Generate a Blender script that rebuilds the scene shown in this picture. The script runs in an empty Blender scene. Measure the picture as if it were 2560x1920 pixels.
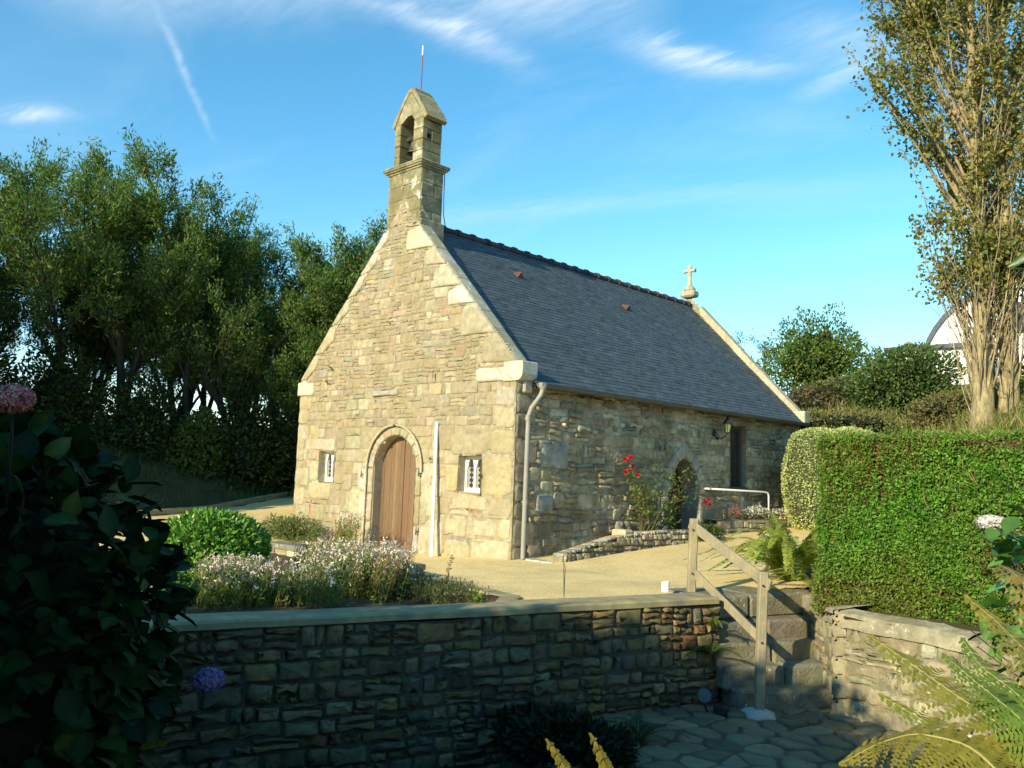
import bpy, math, random
import numpy as np
from mathutils import Matrix, Vector
PI = math.pi; rad = math.radians
sc = bpy.context.scene
COL = sc.collection

# ------------------------------------------------------------------ camera
CAM = np.array([10.187, -10.584, 1.453]); YAW, PITCH, ROLL, FPX = 0.77259, 0.10459, 0.03747, 2138.0
fw = np.array([-math.sin(YAW)*math.cos(PITCH), math.cos(YAW)*math.cos(PITCH), math.sin(PITCH)])
r0 = np.array([math.cos(YAW), math.sin(YAW), 0.0]); u0 = np.cross(r0, fw)
rr = math.cos(ROLL)*r0 + math.sin(ROLL)*u0; uu = -math.sin(ROLL)*r0 + math.cos(ROLL)*u0
cd = bpy.data.cameras.new('camera'); cam = bpy.data.objects.new('camera', cd); COL.objects.link(cam)
cam.matrix_world = Matrix(((rr[0], uu[0], -fw[0], CAM[0]), (rr[1], uu[1], -fw[1], CAM[1]), (rr[2], uu[2], -fw[2], CAM[2]), (0, 0, 0, 1)))
cd.sensor_width = 36; cd.lens = FPX/2560*36; cd.clip_start = 0.05; cd.clip_end = 2000
sc.camera = cam

# ------------------------------------------------------------------ light and sky
SUN_EL, SUN_ROT = 22.5, 176.4
sd = bpy.data.lights.new('sun', 'SUN'); sd.energy = 3.05; sd.angle = rad(0.6); sd.color = (1.0, 0.87, 0.55)
sun = bpy.data.objects.new('sun', sd); COL.objects.link(sun)
tosun = Vector((math.sin(rad(SUN_ROT))*math.cos(rad(SUN_EL)), math.cos(rad(SUN_ROT))*math.cos(rad(SUN_EL)), math.sin(rad(SUN_EL))))
sun.rotation_euler = tosun.to_track_quat('Z', 'Y').to_euler(); sun.location = tosun*60
sc.view_settings.view_transform = 'Standard'; sc.view_settings.look = 'None'
sc.view_settings.exposure = 1.17; sc.view_settings.gamma = 1.0
sc.render.resolution_x = 1024; sc.render.resolution_y = 768
sc.cycles.max_bounces = 6; sc.cycles.transparent_max_bounces = 8
SKY_STRENGTH = 0.107

class NT:                                               # small node-building helper
    def __init__(s, nt): s.nt = nt; s.n = nt.nodes; s.l = nt.links
    def new(s, t, **k):
        n = s.n.new(t)
        for a, b in k.items():
            if a.startswith('_'): setattr(n, a[1:], b)
        return n
    def put(s, sock, v):
        if v is None: return
        if hasattr(v, 'is_output'): s.l.new(v, sock)
        else:
            if isinstance(v, (tuple, list)) and len(v) == 3 and sock.type == 'RGBA': v = (*v, 1)
            sock.default_value = v
    def math(s, op, a, b=None, c=None, clamp=False):
        n = s.n.new('ShaderNodeMath'); n.operation = op; n.use_clamp = clamp
        s.put(n.inputs[0], a); s.put(n.inputs[1], b)
        if c is not None: s.put(n.inputs[2], c)
        return n.outputs[0]
    def vmath(s, op, a, b=None):
        n = s.n.new('ShaderNodeVectorMath'); n.operation = op; s.put(n.inputs[0], a); s.put(n.inputs[1], b); return n.outputs[0]
    def mix(s, f, a, b, mode='MIX'):
        n = s.n.new('ShaderNodeMix'); n.data_type = 'RGBA'; n.blend_type = mode
        s.put(n.inputs[0], f); s.put(n.inputs[6], a); s.put(n.inputs[7], b); return n.outputs[2]
    def noise(s, vec, scale, detail=4, rough=.55, dist=0.0):
        n = s.n.new('ShaderNodeTexNoise'); s.put(n.inputs['Vector'], vec)
        n.inputs['Scale'].default_value = scale; n.inputs['Detail'].default_value = detail
        n.inputs['Roughness'].default_value = rough; n.inputs['Distortion'].default_value = dist; return n.outputs[0]
    def maprange(s, v, a, b, c, d):
        n = s.n.new('ShaderNodeMapRange'); s.put(n.inputs[0], v)
        for i, x in enumerate((a, b, c, d)): n.inputs[i+1].default_value = x
        return n.outputs[0]
    def scale(s, vec, xyz):
        n = s.n.new('ShaderNodeMapping'); s.put(n.inputs[0], vec); n.inputs['Scale'].default_value = xyz; return n.outputs[0]

world = bpy.data.worlds.new('World'); sc.world = world; world.use_nodes = True
W_ = NT(world.node_tree); W_.n.clear()
sky = W_.n.new('ShaderNodeTexSky'); sky.sky_type = 'NISHITA'; sky.sun_disc = False
sky.sun_elevation = rad(SUN_EL); sky.sun_rotation = rad(SUN_ROT)
sky.air_density = 1.0; sky.dust_density = 0.0; sky.ozone_density = 2.2; sky.altitude = 0
hsv = W_.n.new('ShaderNodeHueSaturation'); W_.l.new(sky.outputs[0], hsv.inputs['Color'])
hsv.inputs['Hue'].default_value = 0.483; hsv.inputs['Saturation'].default_value = 1.27; hsv.inputs['Value'].default_value = 1.05
tc = W_.n.new('ShaderNodeTexCoord'); sep = W_.n.new('ShaderNodeSeparateXYZ'); W_.l.new(tc.outputs['Generated'], sep.inputs[0])
zc = W_.math('MAXIMUM', sep.outputs[2], 0.03)
cu, cv = W_.math('DIVIDE', sep.outputs[0], zc), W_.math('DIVIDE', sep.outputs[1], zc)    # cirrus sheet seen in plan
cmb = W_.n.new('ShaderNodeCombineXYZ'); W_.put(cmb.inputs[0], cu); W_.put(cmb.inputs[1], cv)
P = cmb.outputs[0]
fib = W_.noise(W_.scale(P, (1.2, 3.2, 1)), 3.0, 8, .62, 1.2)
fine = W_.noise(W_.scale(P, (2.0, 7.0, 1)), 5.0, 6, .6, .6)
def streak(A, B, w, amp, pw=1.0, bend=0.0, soft=.25):   # a wisp from A to B on the cirrus sheet
    ax, ay = A[0]/A[2], A[1]/A[2]; bx, by = B[0]/B[2], B[1]/B[2]
    L = math.hypot(bx-ax, by-ay); dx, dy = (bx-ax)/L, (by-ay)/L
    px, py = W_.math('SUBTRACT', cu, ax), W_.math('SUBTRACT', cv, ay)
    t = W_.math('DIVIDE', W_.math('ADD', W_.math('MULTIPLY', px, dx), W_.math('MULTIPLY', py, dy)), L)
    d = W_.math('ADD', W_.math('MULTIPLY', px, -dy), W_.math('MULTIPLY', py, dx))
    wob = W_.math('MULTIPLY', W_.math('SUBTRACT', fib, .5), w*2.2)
    d = W_.math('ADD', d, wob)
    if bend: d = W_.math('ADD', d, W_.math('MULTIPLY', W_.math('MULTIPLY', t, W_.math('SUBTRACT', 1, t)), bend))
    g = W_.math('POWER', 2.718, W_.math('MULTIPLY', W_.math('MULTIPLY', d, d), -1/(w*w)))
    e = W_.math('MULTIPLY', W_.maprange(t, -soft*.3, soft, 0, 1), W_.maprange(t, 1-soft, 1+soft*.3, 1, 0))
    tex = W_.maprange(W_.math('MULTIPLY', fib, W_.math('ADD', fine, .5)), .28, .72, .25, 1.0)
    return W_.math('MULTIPLY', W_.math('MULTIPLY', W_.math('MULTIPLY', g, e), tex), amp*1.0, clamp=True)
S = []
S.append(streak((-.83,.315,.465), (-.85,.40,.345), .011, .40, soft=.5))             # contrail-like streak, left
S.append(streak((-.86,.31,.46), (-.64,.50,.50), .14, .40, soft=.4))
S.append(streak((-.73,.47,.495), (-.62,.64,.44), .055, .62, bend=.12, soft=.45))
S.append(streak((-.69,.53,.50), (-.48,.68,.50), .16, .70, bend=.1, soft=.4))
S.append(streak((-.54,.70,.475), (-.39,.80,.425),   .06, .72, bend=-.18, soft=.4))
S.append(streak((-.39,.83,.405), (-.31,.84,.44), .05, .42, soft=.4))
S.append(streak((-.40,.76,.465), (-.30,.85,.43), .10, .35, soft=.5))
S.append(streak((-.93,.22,.325), (-.90,.275,.345), .05, .6, soft=.4))
S.append(streak((-.80,.55,.27), (-.35,.90,.33), .10, .16, soft=.4))
S.append(streak((-.89,.20,.44), (-.80,.32,.47), .14, .35, soft=.4))
acc = S[0]
for q in S[1:]: acc = W_.math('ADD', acc, q, clamp=True)
veil = W_.maprange(W_.noise(W_.scale(P, (.5, 1.1, 1)), 1.3, 7, .6, .8), .5, .86, 0, .18)
acc = W_.math('ADD', acc, veil, clamp=True)
acc = W_.math('MULTIPLY', acc, W_.maprange(sep.outputs[2], .1, .3, 0, 1))
bgc = W_.mix(acc, hsv.outputs[0], (4.6, 5.0, 5.3))
bg = W_.n.new('ShaderNodeBackground'); W_.put(bg.inputs[0], bgc); bg.inputs[1].default_value = SKY_STRENGTH
wo = W_.n.new('ShaderNodeOutputWorld'); W_.l.new(bg.outputs[0], wo.inputs[0])

# ------------------------------------------------------------------ helpers
rng = np.random.default_rng(7); random.seed(7)
def _h(i, j, k):
    with np.errstate(over='ignore'):
        n = (i.astype(np.int64)*374761393 + j.astype(np.int64)*668265263 + k.astype(np.int64)*2147483647) & 0xffffffff
        n = ((n ^ (n >> 13))*1274126177) & 0xffffffff
        return ((n ^ (n >> 16)) & 0xffffff)/float(0xffffff)
def vn(x, y, z=0.0, s=1.0):                              # value noise, -1..1
    x, y, z = np.broadcast_arrays(np.asarray(x, float)*s, np.asarray(y, float)*s, np.asarray(z, float)*s)
    i, j, k = np.floor(x), np.floor(y), np.floor(z); fx, fy, fz = x-i, y-j, z-k
    fx, fy, fz = (f*f*(3-2*f) for f in (fx, fy, fz)); r = 0
    for a in (0, 1):
        for b in (0, 1):
            for c in (0, 1):
                r = r + _h(i+a, j+b, k+c)*(fx if a else 1-fx)*(fy if b else 1-fy)*(fz if c else 1-fz)
    return r*2-1
def fbm(x, y, z=0.0, s=1.0, o=3):
    return sum(vn(x, y, z, s*2**q)/2**q for q in range(o))/1.6

def tag(o, label=None, cat=None, group=None, kind=None):
    for k, v in (('label', label), ('category', cat), ('group', group), ('kind', kind)):
        if v: o[k] = v
    return o
def thing(name, loc, label, cat, group=None):
    o = bpy.data.objects.new(name, None); COL.objects.link(o); o.location = loc; o.empty_display_size = .2
    return tag(o, label, cat, group)
def link(name, me, parent=None):
    o = bpy.data.objects.new(name, me); COL.objects.link(o)
    if parent is not None:
        o.parent = parent; t = Vector(parent.location); q = parent.parent
        if q is not None: t = Vector((0, 0, 0)) if parent.type == 'MESH' else t
        o.matrix_parent_inverse = Matrix.Translation(-t) if (parent.type == 'EMPTY') else Matrix.Identity(4)
    return o
def copy_tree(o, loc, rz=0.0, s=1.0, label=None, group=None):
    c = o.copy(); COL.objects.link(c); c.location = loc; c.rotation_euler = (0, 0, rz)
    c.scale = (s, s, s) if not isinstance(s, tuple) else s
    if label: c['label'] = label
    if group: c['group'] = group
    for ch in list(o.children):
        d = ch.copy(); COL.objects.link(d); d.parent = c
        for g in list(ch.children):
            e = g.copy(); COL.objects.link(e); e.parent = d
    return c

class MB:
    def __init__(s): s.v = []; s.f = []; s.c = []; s.m = []; s.n = 0
    def add(s, v, f, col=(.5, .5, .5), mi=0):
        v = np.asarray(v, float).reshape(-1, 3)
        c = np.asarray(col, float)
        s.c.append(np.broadcast_to(c, (len(v), 3)) if c.ndim == 1 else c)
        if isinstance(f, np.ndarray):
            s.f.append(('a', f+s.n)); s.m.append(np.full(len(f), mi))
        else:
            s.f.append(('l', [[i+s.n for i in q] for q in f])); s.m.append(np.full(len(f), mi))
        s.v.append(v); s.n += len(v); return s
    def box(s, a, b, col=(.5, .5, .5), mi=0, bev=0.0, U=None, O=None):
        a, b = np.minimum(a, b), np.maximum(a, b)
        if bev <= 0:
            v = np.array([[x, y, z] for z in (a[2], b[2]) for y in (a[1], b[1]) for x in (a[0], b[0])])
            f = [[0,2,3,1],[4,5,7,6],[0,1,5,4],[2,6,7,3],[0,4,6,2],[1,3,7,5]]
        else:                                            # chamfered box: 24 vertices
            v = []; ids = {}
            for ax in range(3):
                for sx in (0, 1):
                    for sy in (0, 1):
                        for sz in (0, 1):
                            p = [(b if q else a)[i] for i, q in enumerate((sx, sy, sz))]
                            for i, q in enumerate((sx, sy, sz)):
                                if i != ax: p[i] += bev*(-1 if q else 1)
                            ids[(ax, sx, sy, sz)] = len(v); v.append(p)
            v = np.array(v); f = []
            for ax in range(3):
                o1, o2 = [i for i in range(3) if i != ax]
                for e in (0, 1):
                    q = []
                    for (g, h) in ((0,0),(1,0),(1,1),(0,1)):
                        k = [0,0,0]; k[ax] = e; k[o1] = g; k[o2] = h; q.append(ids[(ax, *k)])
                    if (e == 0) == (ax != 1): q = q[::-1]
                    f.append(q)
                for g in (0, 1):                        # edges along axis ax
                    for h in (0, 1):
                        k0 = [0,0,0]; k1 = [0,0,0]; k0[o1] = k1[o1] = g; k0[o2] = k1[o2] = h; k1[ax] = 1
                        q = [ids[(o1, *k0)], ids[(o1, *k1)], ids[(o2, *k1)], ids[(o2, *k0)]]
                        f.append(q)
            for sx in (0, 1):
                for sy in (0, 1):
                    for sz in (0, 1): f.append([ids[(0,sx,sy,sz)], ids[(1,sx,sy,sz)], ids[(2,sx,sy,sz)]])
        if U is not None: v = np.asarray(O) + v@np.asarray(U)
        return s.add(v, f, col, mi)
    def beam(s, A, B, w, d, col=(.5,.5,.5), mi=0, bev=.006, up=(0,0,1), ext=0.0):
        A, B = np.array(A, float), np.array(B, float); L = np.linalg.norm(B-A); x = (B-A)/L
        y = np.cross(up, x); y /= max(np.linalg.norm(y), 1e-6); z = np.cross(x, y)
        return s.box((-ext, -w/2, -d/2), (L+ext, w/2, d/2), col, mi, bev, np.array([x, y, z]), A)
    def tube(s, pts, r, n=8, col=(.5,.5,.5), mi=0, cap=True):
        P = np.asarray(pts, float); k = len(P); r = np.broadcast_to(np.asarray(r, float), (k,))
        T = np.gradient(P, axis=0); T /= np.maximum(np.linalg.norm(T, axis=1), 1e-9)[:, None]
        ref = np.array([0, 0, 1.]) if abs(T[0][2]) < .9 else np.array([1., 0, 0])
        a = np.cross(T, ref); a /= np.maximum(np.linalg.norm(a, axis=1), 1e-9)[:, None]; b = np.cross(T, a)
        th = np.arange(n)*2*PI/n
        V = P[:, None] + r[:, None, None]*(np.cos(th)[None, :, None]*a[:, None] + np.sin(th)[None, :, None]*b[:, None])
        i = np.arange(k-1)[:, None]*n; j = np.arange(n)[None]
        F = np.stack([i+j, i+n+j, i+n+(j+1) % n, i+(j+1) % n], -1).reshape(-1, 4)
        s.add(V.reshape(-1, 3), F, col, mi)
        if cap:
            s.add(V[0], [list(range(n))], col, mi); s.add(V[-1], [list(range(n))[::-1]], col, mi)
        return s
    def lathe(s, O, prof, n=16, col=(.5,.5,.5), mi=0):
        O = np.asarray(O, float); V = []
        for r, z in prof:
            for q in range(n): V.append(O+np.array([r*math.cos(q*2*PI/n), r*math.sin(q*2*PI/n), z]))
        k = len(prof); i = np.arange(k-1)[:, None]*n; j = np.arange(n)[None]
        F = np.stack([i+j, i+(j+1) % n, i+n+(j+1) % n, i+n+j], -1).reshape(-1, 4)
        return s.add(V, F, col, mi)
    def prism(s, poly, A, B, C, t0, t1, col=(.5,.5,.5), mi=0, O=(0,0,0)):
        """polygon (a,b) in axes A,B extruded along C from t0 to t1"""
        O, A, B, C = (np.asarray(q, float) for q in (O, A, B, C)); n = len(poly)
        v = [O+a*A+b*B+t0*C for a, b in poly] + [O+a*A+b*B+t1*C for a, b in poly]
        f = [list(range(n)), list(range(n, 2*n))[::-1]] + [[i, i+n, (i+1) % n+n, (i+1) % n] for i in range(n)]
        return s.add(v, f, col, mi)
    def mesh(s, name, mats, smooth=False):
        me = bpy.data.meshes.new(name)
        V = np.concatenate(s.v); tot = []; idx = []
        for k, f in s.f:
            if k == 'a': tot.append(np.full(len(f), f.shape[1])); idx.append(f.reshape(-1))
            else:
                tot.append(np.array([len(q) for q in f])); idx.append(np.array([i for q in f for i in q]))
        tot = np.concatenate(tot).astype(np.int32); idx = np.concatenate(idx).astype(np.int32)
        me.vertices.add(len(V)); me.vertices.foreach_set('co', V.astype(np.float32).reshape(-1))
        me.loops.add(len(idx)); me.loops.foreach_set('vertex_index', idx)
        me.polygons.add(len(tot)); st = np.concatenate([[0], np.cumsum(tot)[:-1]]).astype(np.int32)
        me.polygons.foreach_set('loop_start', st); me.polygons.foreach_set('loop_total', tot)
        me.polygons.foreach_set('material_index', np.concatenate(s.m).astype(np.int32))
        me.polygons.foreach_set('use_smooth', np.full(len(tot), smooth))
        ca = me.color_attributes.new('Col', 'FLOAT_COLOR', 'POINT')
        C = np.concatenate(s.c); ca.data.foreach_set('color', np.concatenate([np.clip(C, 0, 1), np.ones((len(C), 1))], 1).astype(np.float32).reshape(-1))
        for m in (mats if isinstance(mats, (list, tuple)) else [mats]): me.materials.append(m)
        me.update(calc_edges=True); me.validate(); return me
    def build(s, name, mats, parent=None, smooth=False): return link(name, s.mesh(name, mats, smooth), parent)

def mat(name, col=None, rough=.85, var=.25, vscale=5.0, bump=.3, bscale=60.0, bdist=.01, spec=.3, metal=0.0, stretch=(1,1,1),
        lichen=None, lscale=9.0, lamt=.62, stain=None, sscale=1.5, samt=.55, detail=6, transl=0.0, tcol=None, speck=None):
    m = bpy.data.materials.new(name); m.use_nodes = True; n = NT(m.node_tree); n.n.clear()
    out = n.n.new('ShaderNodeOutputMaterial'); bs = n.n.new('ShaderNodeBsdfPrincipled')
    co = n.n.new('ShaderNodeTexCoord').outputs['Object']; cs = n.scale(co, stretch)
    if col is None:
        a = n.n.new('ShaderNodeAttribute'); a.attribute_name = 'Col'; c = a.outputs['Color']
    else: c = (*col, 1)
    if var > 0:
        f = n.maprange(n.noise(cs, vscale, detail, .6), .3, .7, 1-var, 1+var)
        c = n.mix(1.0, c, _grey(n, f), 'MULTIPLY')
    if stain:
        f = n.maprange(n.noise(co, sscale, 7, .65), samt-.1, samt+.12, 0, .75); c = n.mix(f, c, (*stain, 1))
    if lichen:
        f = n.maprange(n.noise(co, lscale, 5, .7, .3), lamt, lamt+.04, 0, .85)
        f2 = n.maprange(n.noise(co, lscale*.17, 3, .6), .42, .62, 0, 1); c = n.mix(n.math('MULTIPLY', f, f2), c, (*lichen, 1))
    if speck:
        v = n.n.new('ShaderNodeTexVoronoi'); n.put(v.inputs['Vector'], co); v.inputs['Scale'].default_value = speck[0]
        f = n.n.new('ShaderNodeSeparateColor'); n.l.new(v.outputs['Color'], f.inputs[0])
        g = n.maprange(f.outputs[0], 0, 1, 1-speck[1], 1+speck[1]); c = n.mix(1.0, c, _grey(n, g), 'MULTIPLY')
    n.put(bs.inputs['Base Color'], c); bs.inputs['Roughness'].default_value = rough
    bs.inputs['Specular IOR Level'].default_value = spec; bs.inputs['Metallic'].default_value = metal
    if bump > 0:
        b = n.n.new('ShaderNodeBump'); b.inputs['Strength'].default_value = bump; b.inputs['Distance'].default_value = bdist
        n.put(b.inputs['Height'], n.noise(cs, bscale, 8, .65)); n.l.new(b.outputs[0], bs.inputs['Normal'])
    sh = bs.outputs[0]
    if transl > 0:
        t = n.n.new('ShaderNodeBsdfTranslucent'); n.put(t.inputs[0], n.mix(1.0, c, (*(tcol or (1.6, 1.9, .6)), 1), 'MULTIPLY'))
        mx = n.n.new('ShaderNodeMixShader'); mx.inputs[0].default_value = transl
        n.l.new(sh, mx.inputs[1]); n.l.new(t.outputs[0], mx.inputs[2]); sh = mx.outputs[0]
    n.l.new(sh, out.inputs[0]); return m
def _grey(n, f):
    q = n.n.new('ShaderNodeCombineColor')
    for i in range(3): n.l.new(f, q.inputs[i])
    return q.outputs[0]

M = {}
M['stone'] = mat('facade_stone', var=.24, vscale=9, bump=.55, bscale=38, bdist=.02, stain=(.27,.22,.12), sscale=1.1, samt=.56, lichen=(.66,.62,.48), lscale=15, lamt=.62)
M['side'] = mat('side_stone', var=.32, vscale=7, bump=.9, bscale=28, bdist=.03, stain=(.20,.17,.10), sscale=1.0, samt=.54, lichen=(.45,.44,.36), lscale=14, lamt=.64)
M['pale'] = mat('dressed_granite', var=.22, vscale=14, bump=.5, bscale=70, bdist=.012, stain=(.36,.33,.22), sscale=3.0, samt=.55, lichen=(.80,.79,.70), lscale=8, lamt=.57)
M['tower'] = mat('lichened_tower_stone', var=.3, vscale=10, bump=.6, bscale=40, bdist=.02, stain=(.15,.13,.055), sscale=2.2, samt=.46, lichen=(.78,.76,.66), lscale=3.6, lamt=.555)
M['cap'] = mat('mossy_cap_stone', var=.35, vscale=10, bump=.8, bscale=30, bdist=.03, stain=(.30,.24,.04), sscale=4.0, samt=.56, lichen=(.55,.53,.44), lscale=8, lamt=.6)
M['rubble'] = mat('garden_wall_stone', var=.35, vscale=10, bump=.8, bscale=34, bdist=.02, stain=(.12,.12,.10), sscale=2.5, samt=.6, lichen=(.42,.41,.36), lscale=16, lamt=.68)
M['flank'] = mat('lichened_wall_stone', var=.35, vscale=8, bump=.9, bscale=26, bdist=.03, stain=(.22,.19,.11), sscale=1.6, samt=.52, lichen=(.66,.64,.52), lscale=11, lamt=.60)
M['slate'] = mat('roof_slate', var=.25, vscale=20, bump=.25, bscale=50, bdist=.004, rough=.62, spec=.15, lichen=(.22,.22,.17), lscale=10, lamt=.70)
M['conc'] = mat('concrete', (.38,.315,.165), var=.25, vscale=6, bump=.35, bscale=90, bdist=.006, stain=(.20,.20,.15), sscale=2.2, samt=.55)
M['gravel'] = mat('resin_gravel', (.80,.60,.28), var=.08, vscale=1.2, bump=.2, bscale=160, bdist=.004, speck=(90, .28), stain=(.60,.45,.21), sscale=.9, samt=.55)
M['earth'] = mat('earth', (.12,.075,.04), var=.4, vscale=6, bump=.9, bscale=25, bdist=.04)
M['turf'] = mat('turf', (.075,.08,.03), var=.45, vscale=3, bump=.9, bscale=18, bdist=.08, stain=(.13,.10,.045), sscale=.8, samt=.5)
M['paving'] = mat('paving_stone', var=.3, vscale=6, bump=.6, bscale=30, bdist=.02, stain=(.10,.11,.08), sscale=3, samt=.56, rough=.7)
M['wood'] = mat('weathered_rail_wood', (.36,.30,.18), stain=(.24,.22,.16), sscale=5, samt=.5, var=.28, vscale=10, bump=.3, bscale=30, bdist=.004, stretch=(6,6,.7), detail=5)
M['door'] = mat('varnished_door_wood', var=.30, vscale=8, bump=.35, bscale=26, bdist=.003, stretch=(12,12,.6), rough=.6)
M['white'] = mat('white_paint', (.80,.80,.78), var=.04, bump=.05, rough=.5)
M['glass'] = mat('dark_glass', (.05,.045,.04), var=.1, bump=0, rough=.15, spec=.6)
M['leadglass'] = mat('pale_leaded_glass', (.32,.31,.27), var=.1, bump=0, rough=.3, spec=.5)
M['darkmetal'] = mat('dark_metal', (.025,.028,.03), var=.2, bump=.05, rough=.5)
M['zinc'] = mat('grey_zinc', (.30,.29,.26), var=.12, vscale=4, bump=.05, rough=.5, spec=.4)
M['rust'] = mat('reddish_clay', None, var=.35, vscale=8, bump=.3, bscale=40, rough=.8)
M['bronze'] = mat('bell_bronze', (.10,.09,.06), var=.2, bump=.1, rough=.45, metal=.7)
M['bark'] = mat('dark_bark', (.045,.042,.028), var=.4, vscale=12, bump=.8, bscale=18, bdist=.03, stretch=(1,1,.3))
M['palebark'] = mat('poplar_bark', None, var=.5, vscale=14, bump=1.0, bscale=16, bdist=.05, stretch=(1,1,.3), stain=(.15,.12,.06), sscale=2.5, samt=.55)
M['leaf'] = mat('leaf', var=.15, vscale=2, bump=0, rough=.55, spec=.35, transl=.28)
M['glossleaf'] = mat('glossy_leaf', var=.15, vscale=20, bump=.15, bscale=60, rough=.34, spec=.5, transl=.12)
M['petal'] = mat('petal', var=.1, bump=0, rough=.7, transl=.3, tcol=(1.1,1.1,1.1))
M['render'] = mat('white_render', (.80,.79,.76), var=.03, bump=.1)
M['houseslate'] = mat('house_slate', (.10,.11,.14), var=.2, bump=.2)

# ---- terrain
def T(x, y):
    x = np.asarray(x, float); y = np.asarray(y, float)
    yp = np.maximum(y, 0); left = np.maximum(0, -7-x)
    z = .05*np.minimum(yp, 9) + .05*np.minimum(left, 6) + .035*yp*np.clip(left/3, 0, 1)*np.clip(1-(yp-6)/14, 0, 1)
    z = z - .11*np.clip((-x-.3)/1.6, 0, 1)*np.clip(1-(np.maximum(-x-5, 0))/2, 0, 1)*np.clip(1-yp/2, 0, 1)
    s = (x+10)*-.91 + (y+2.1)*-.41                        # left bank beyond the kerb
    z = z + np.where(s > 0, np.minimum(.42*s, 1.55+.06*np.minimum(s,60)), 0)*np.clip((y+14)/8, 0, 1)
    s2 = (y-9.3) + .65*np.clip(x-1.5, 0, 8) ; s2 = np.where(x < -2, s2+ (x+2)*.35, s2)
    z = z + np.where(s2 > 0, np.minimum(.65*s2, 2.5+.16*s2), 0)*np.clip((x+14)/8, 0, 1)*np.clip(1-(s2-30)/60, 0, 1)
    return z
WA, WB = np.array([1.80, -10.0]), np.array([4.60, -1.05])          # retaining wall line, stair end last
FC = np.array([5.80, -.42])                                        # corner of the stair flank wall
def inpoly(x, y, poly):
    r = np.zeros(np.broadcast(x, y).shape, bool); n = len(poly)
    for i in range(n):
        (x1, y1), (x2, y2) = poly[i], poly[(i+1) % n]
        c = ((y1 > y) != (y2 > y)) & (x < (x2-x1)*(y-y1)/(y2-y1+1e-12)+x1); r ^= c
    return r
ZF = -1.2
low_poly = [(-2, -19), (1.2, -10.2), (4.5, -1.05), (4.3, -.4), (4.2, 1.1), (4.75, 1.0), (5.95, -.25), (7.3, -.62), (9.3, -1.3), (9.15, -4.2), (8.15, -6.4), (4.6, -10.6), (1.5, -19)]
def ground_sheet():
    xs = np.unique(np.concatenate([np.arange(-3, 12, .14), np.arange(-22, -3, .4), np.arange(12, 24, .5), np.linspace(-22, -400, 26), np.linspace(24, 400, 24)]))
    ys = np.unique(np.concatenate([np.arange(-12, 4, .14), np.arange(4, 32, .5), np.arange(-24, -12, .5), np.linspace(-24, -400, 24), np.linspace(32, 500, 26)]))
    X, Y = np.meshgrid(xs, ys); Z = T(X, Y)
    Z = Z + .05*fbm(X, Y, 0, .8)*np.clip((np.hypot(X+2, Y-4)-9)/6, .0, 1)
    near = np.hypot(X-10.2, Y+10.6) < 3.6; Z = np.where(near, np.minimum(Z, -.15), Z)
    Z = np.where((X > 8) & (Y < -4), -.2, Z)
    m = inpoly(X, Y, low_poly); sw = ((X-WA[0])*(WB[0]-WA[0])+(Y-WA[1])*(WB[1]-WA[1]))/np.linalg.norm(WB-WA); Z = np.where(m, np.where(sw < 6.35, -2.15, ZF-.06), Z)
    stair = inpoly(X, Y, [(4.35,-1.3),(4.2,1.2),(4.8,1.1),(5.9,-.3),(5.4,-1.0)]); Z = np.where(stair, -1.26, Z)
    Z = Z - .012
    n, k = len(ys), len(xs); i = np.arange(n-1)[:, None]*k; j = np.arange(k-1)[None]
    F = np.stack([i+j, i+j+1, i+k+j+1, i+k+j], -1).reshape(-1, 4)
    mb = MB(); mb.add(np.stack([X, Y, Z], -1).reshape(-1, 3), F)
    tag(mb.build('ground', M['turf'], smooth=True), kind='structure')
ground_sheet()
def sheet(name, poly, step, dz, m, zf=T, amp=0.0, mi=None):
    P = np.array(poly); xs = np.arange(P[:, 0].min(), P[:, 0].max()+step, step); ys = np.arange(P[:, 1].min(), P[:, 1].max()+step, step)
    X, Y = np.meshgrid(xs, ys); Z = zf(X, Y)+dz+amp*fbm(X, Y, 0, 3)
    k = len(xs); cx, cy = X[:-1, :-1]+step/2, Y[:-1, :-1]+step/2; ok = inpoly(cx, cy, poly)
    i, j = np.nonzero(ok); F = np.stack([i*k+j, i*k+j+1, (i+1)*k+j+1, (i+1)*k+j], -1)
    mb = MB(); mb.add(np.stack([X, Y, Z], -1).reshape(-1, 3), F); return mb.build(name, m, smooth=True)
# golden resin drive round the chapel, up to the kerb on the left
drive = [(-6.6, -10.3), (-10.0, -2.1), (-12.5, 3.4), (-15.4, 9.9), (-11, 12), (-7.0, 11.5), (-6.7, .15), (-.2, .15), (-.2, 9.6), (1.9, 9.6), (2.4, 6.4), (3.0, 3.6), (4.9, 1.1), (4.45, .3), (4.35, -1.1), (3.6, -3.3), (1.4, -9.6), (-2, -10.5)]
tag(sheet('driveway', drive, .1, .004, M['gravel']), kind='structure')
mb = MB(); mb.beam((.82, .41, float(T(.82,.41))+.0045), (3.45, -2.65, .0025), .007, .004, bev=0); tag(mb.build('expansion_joint', M['darkmetal']), kind='structure')

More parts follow.
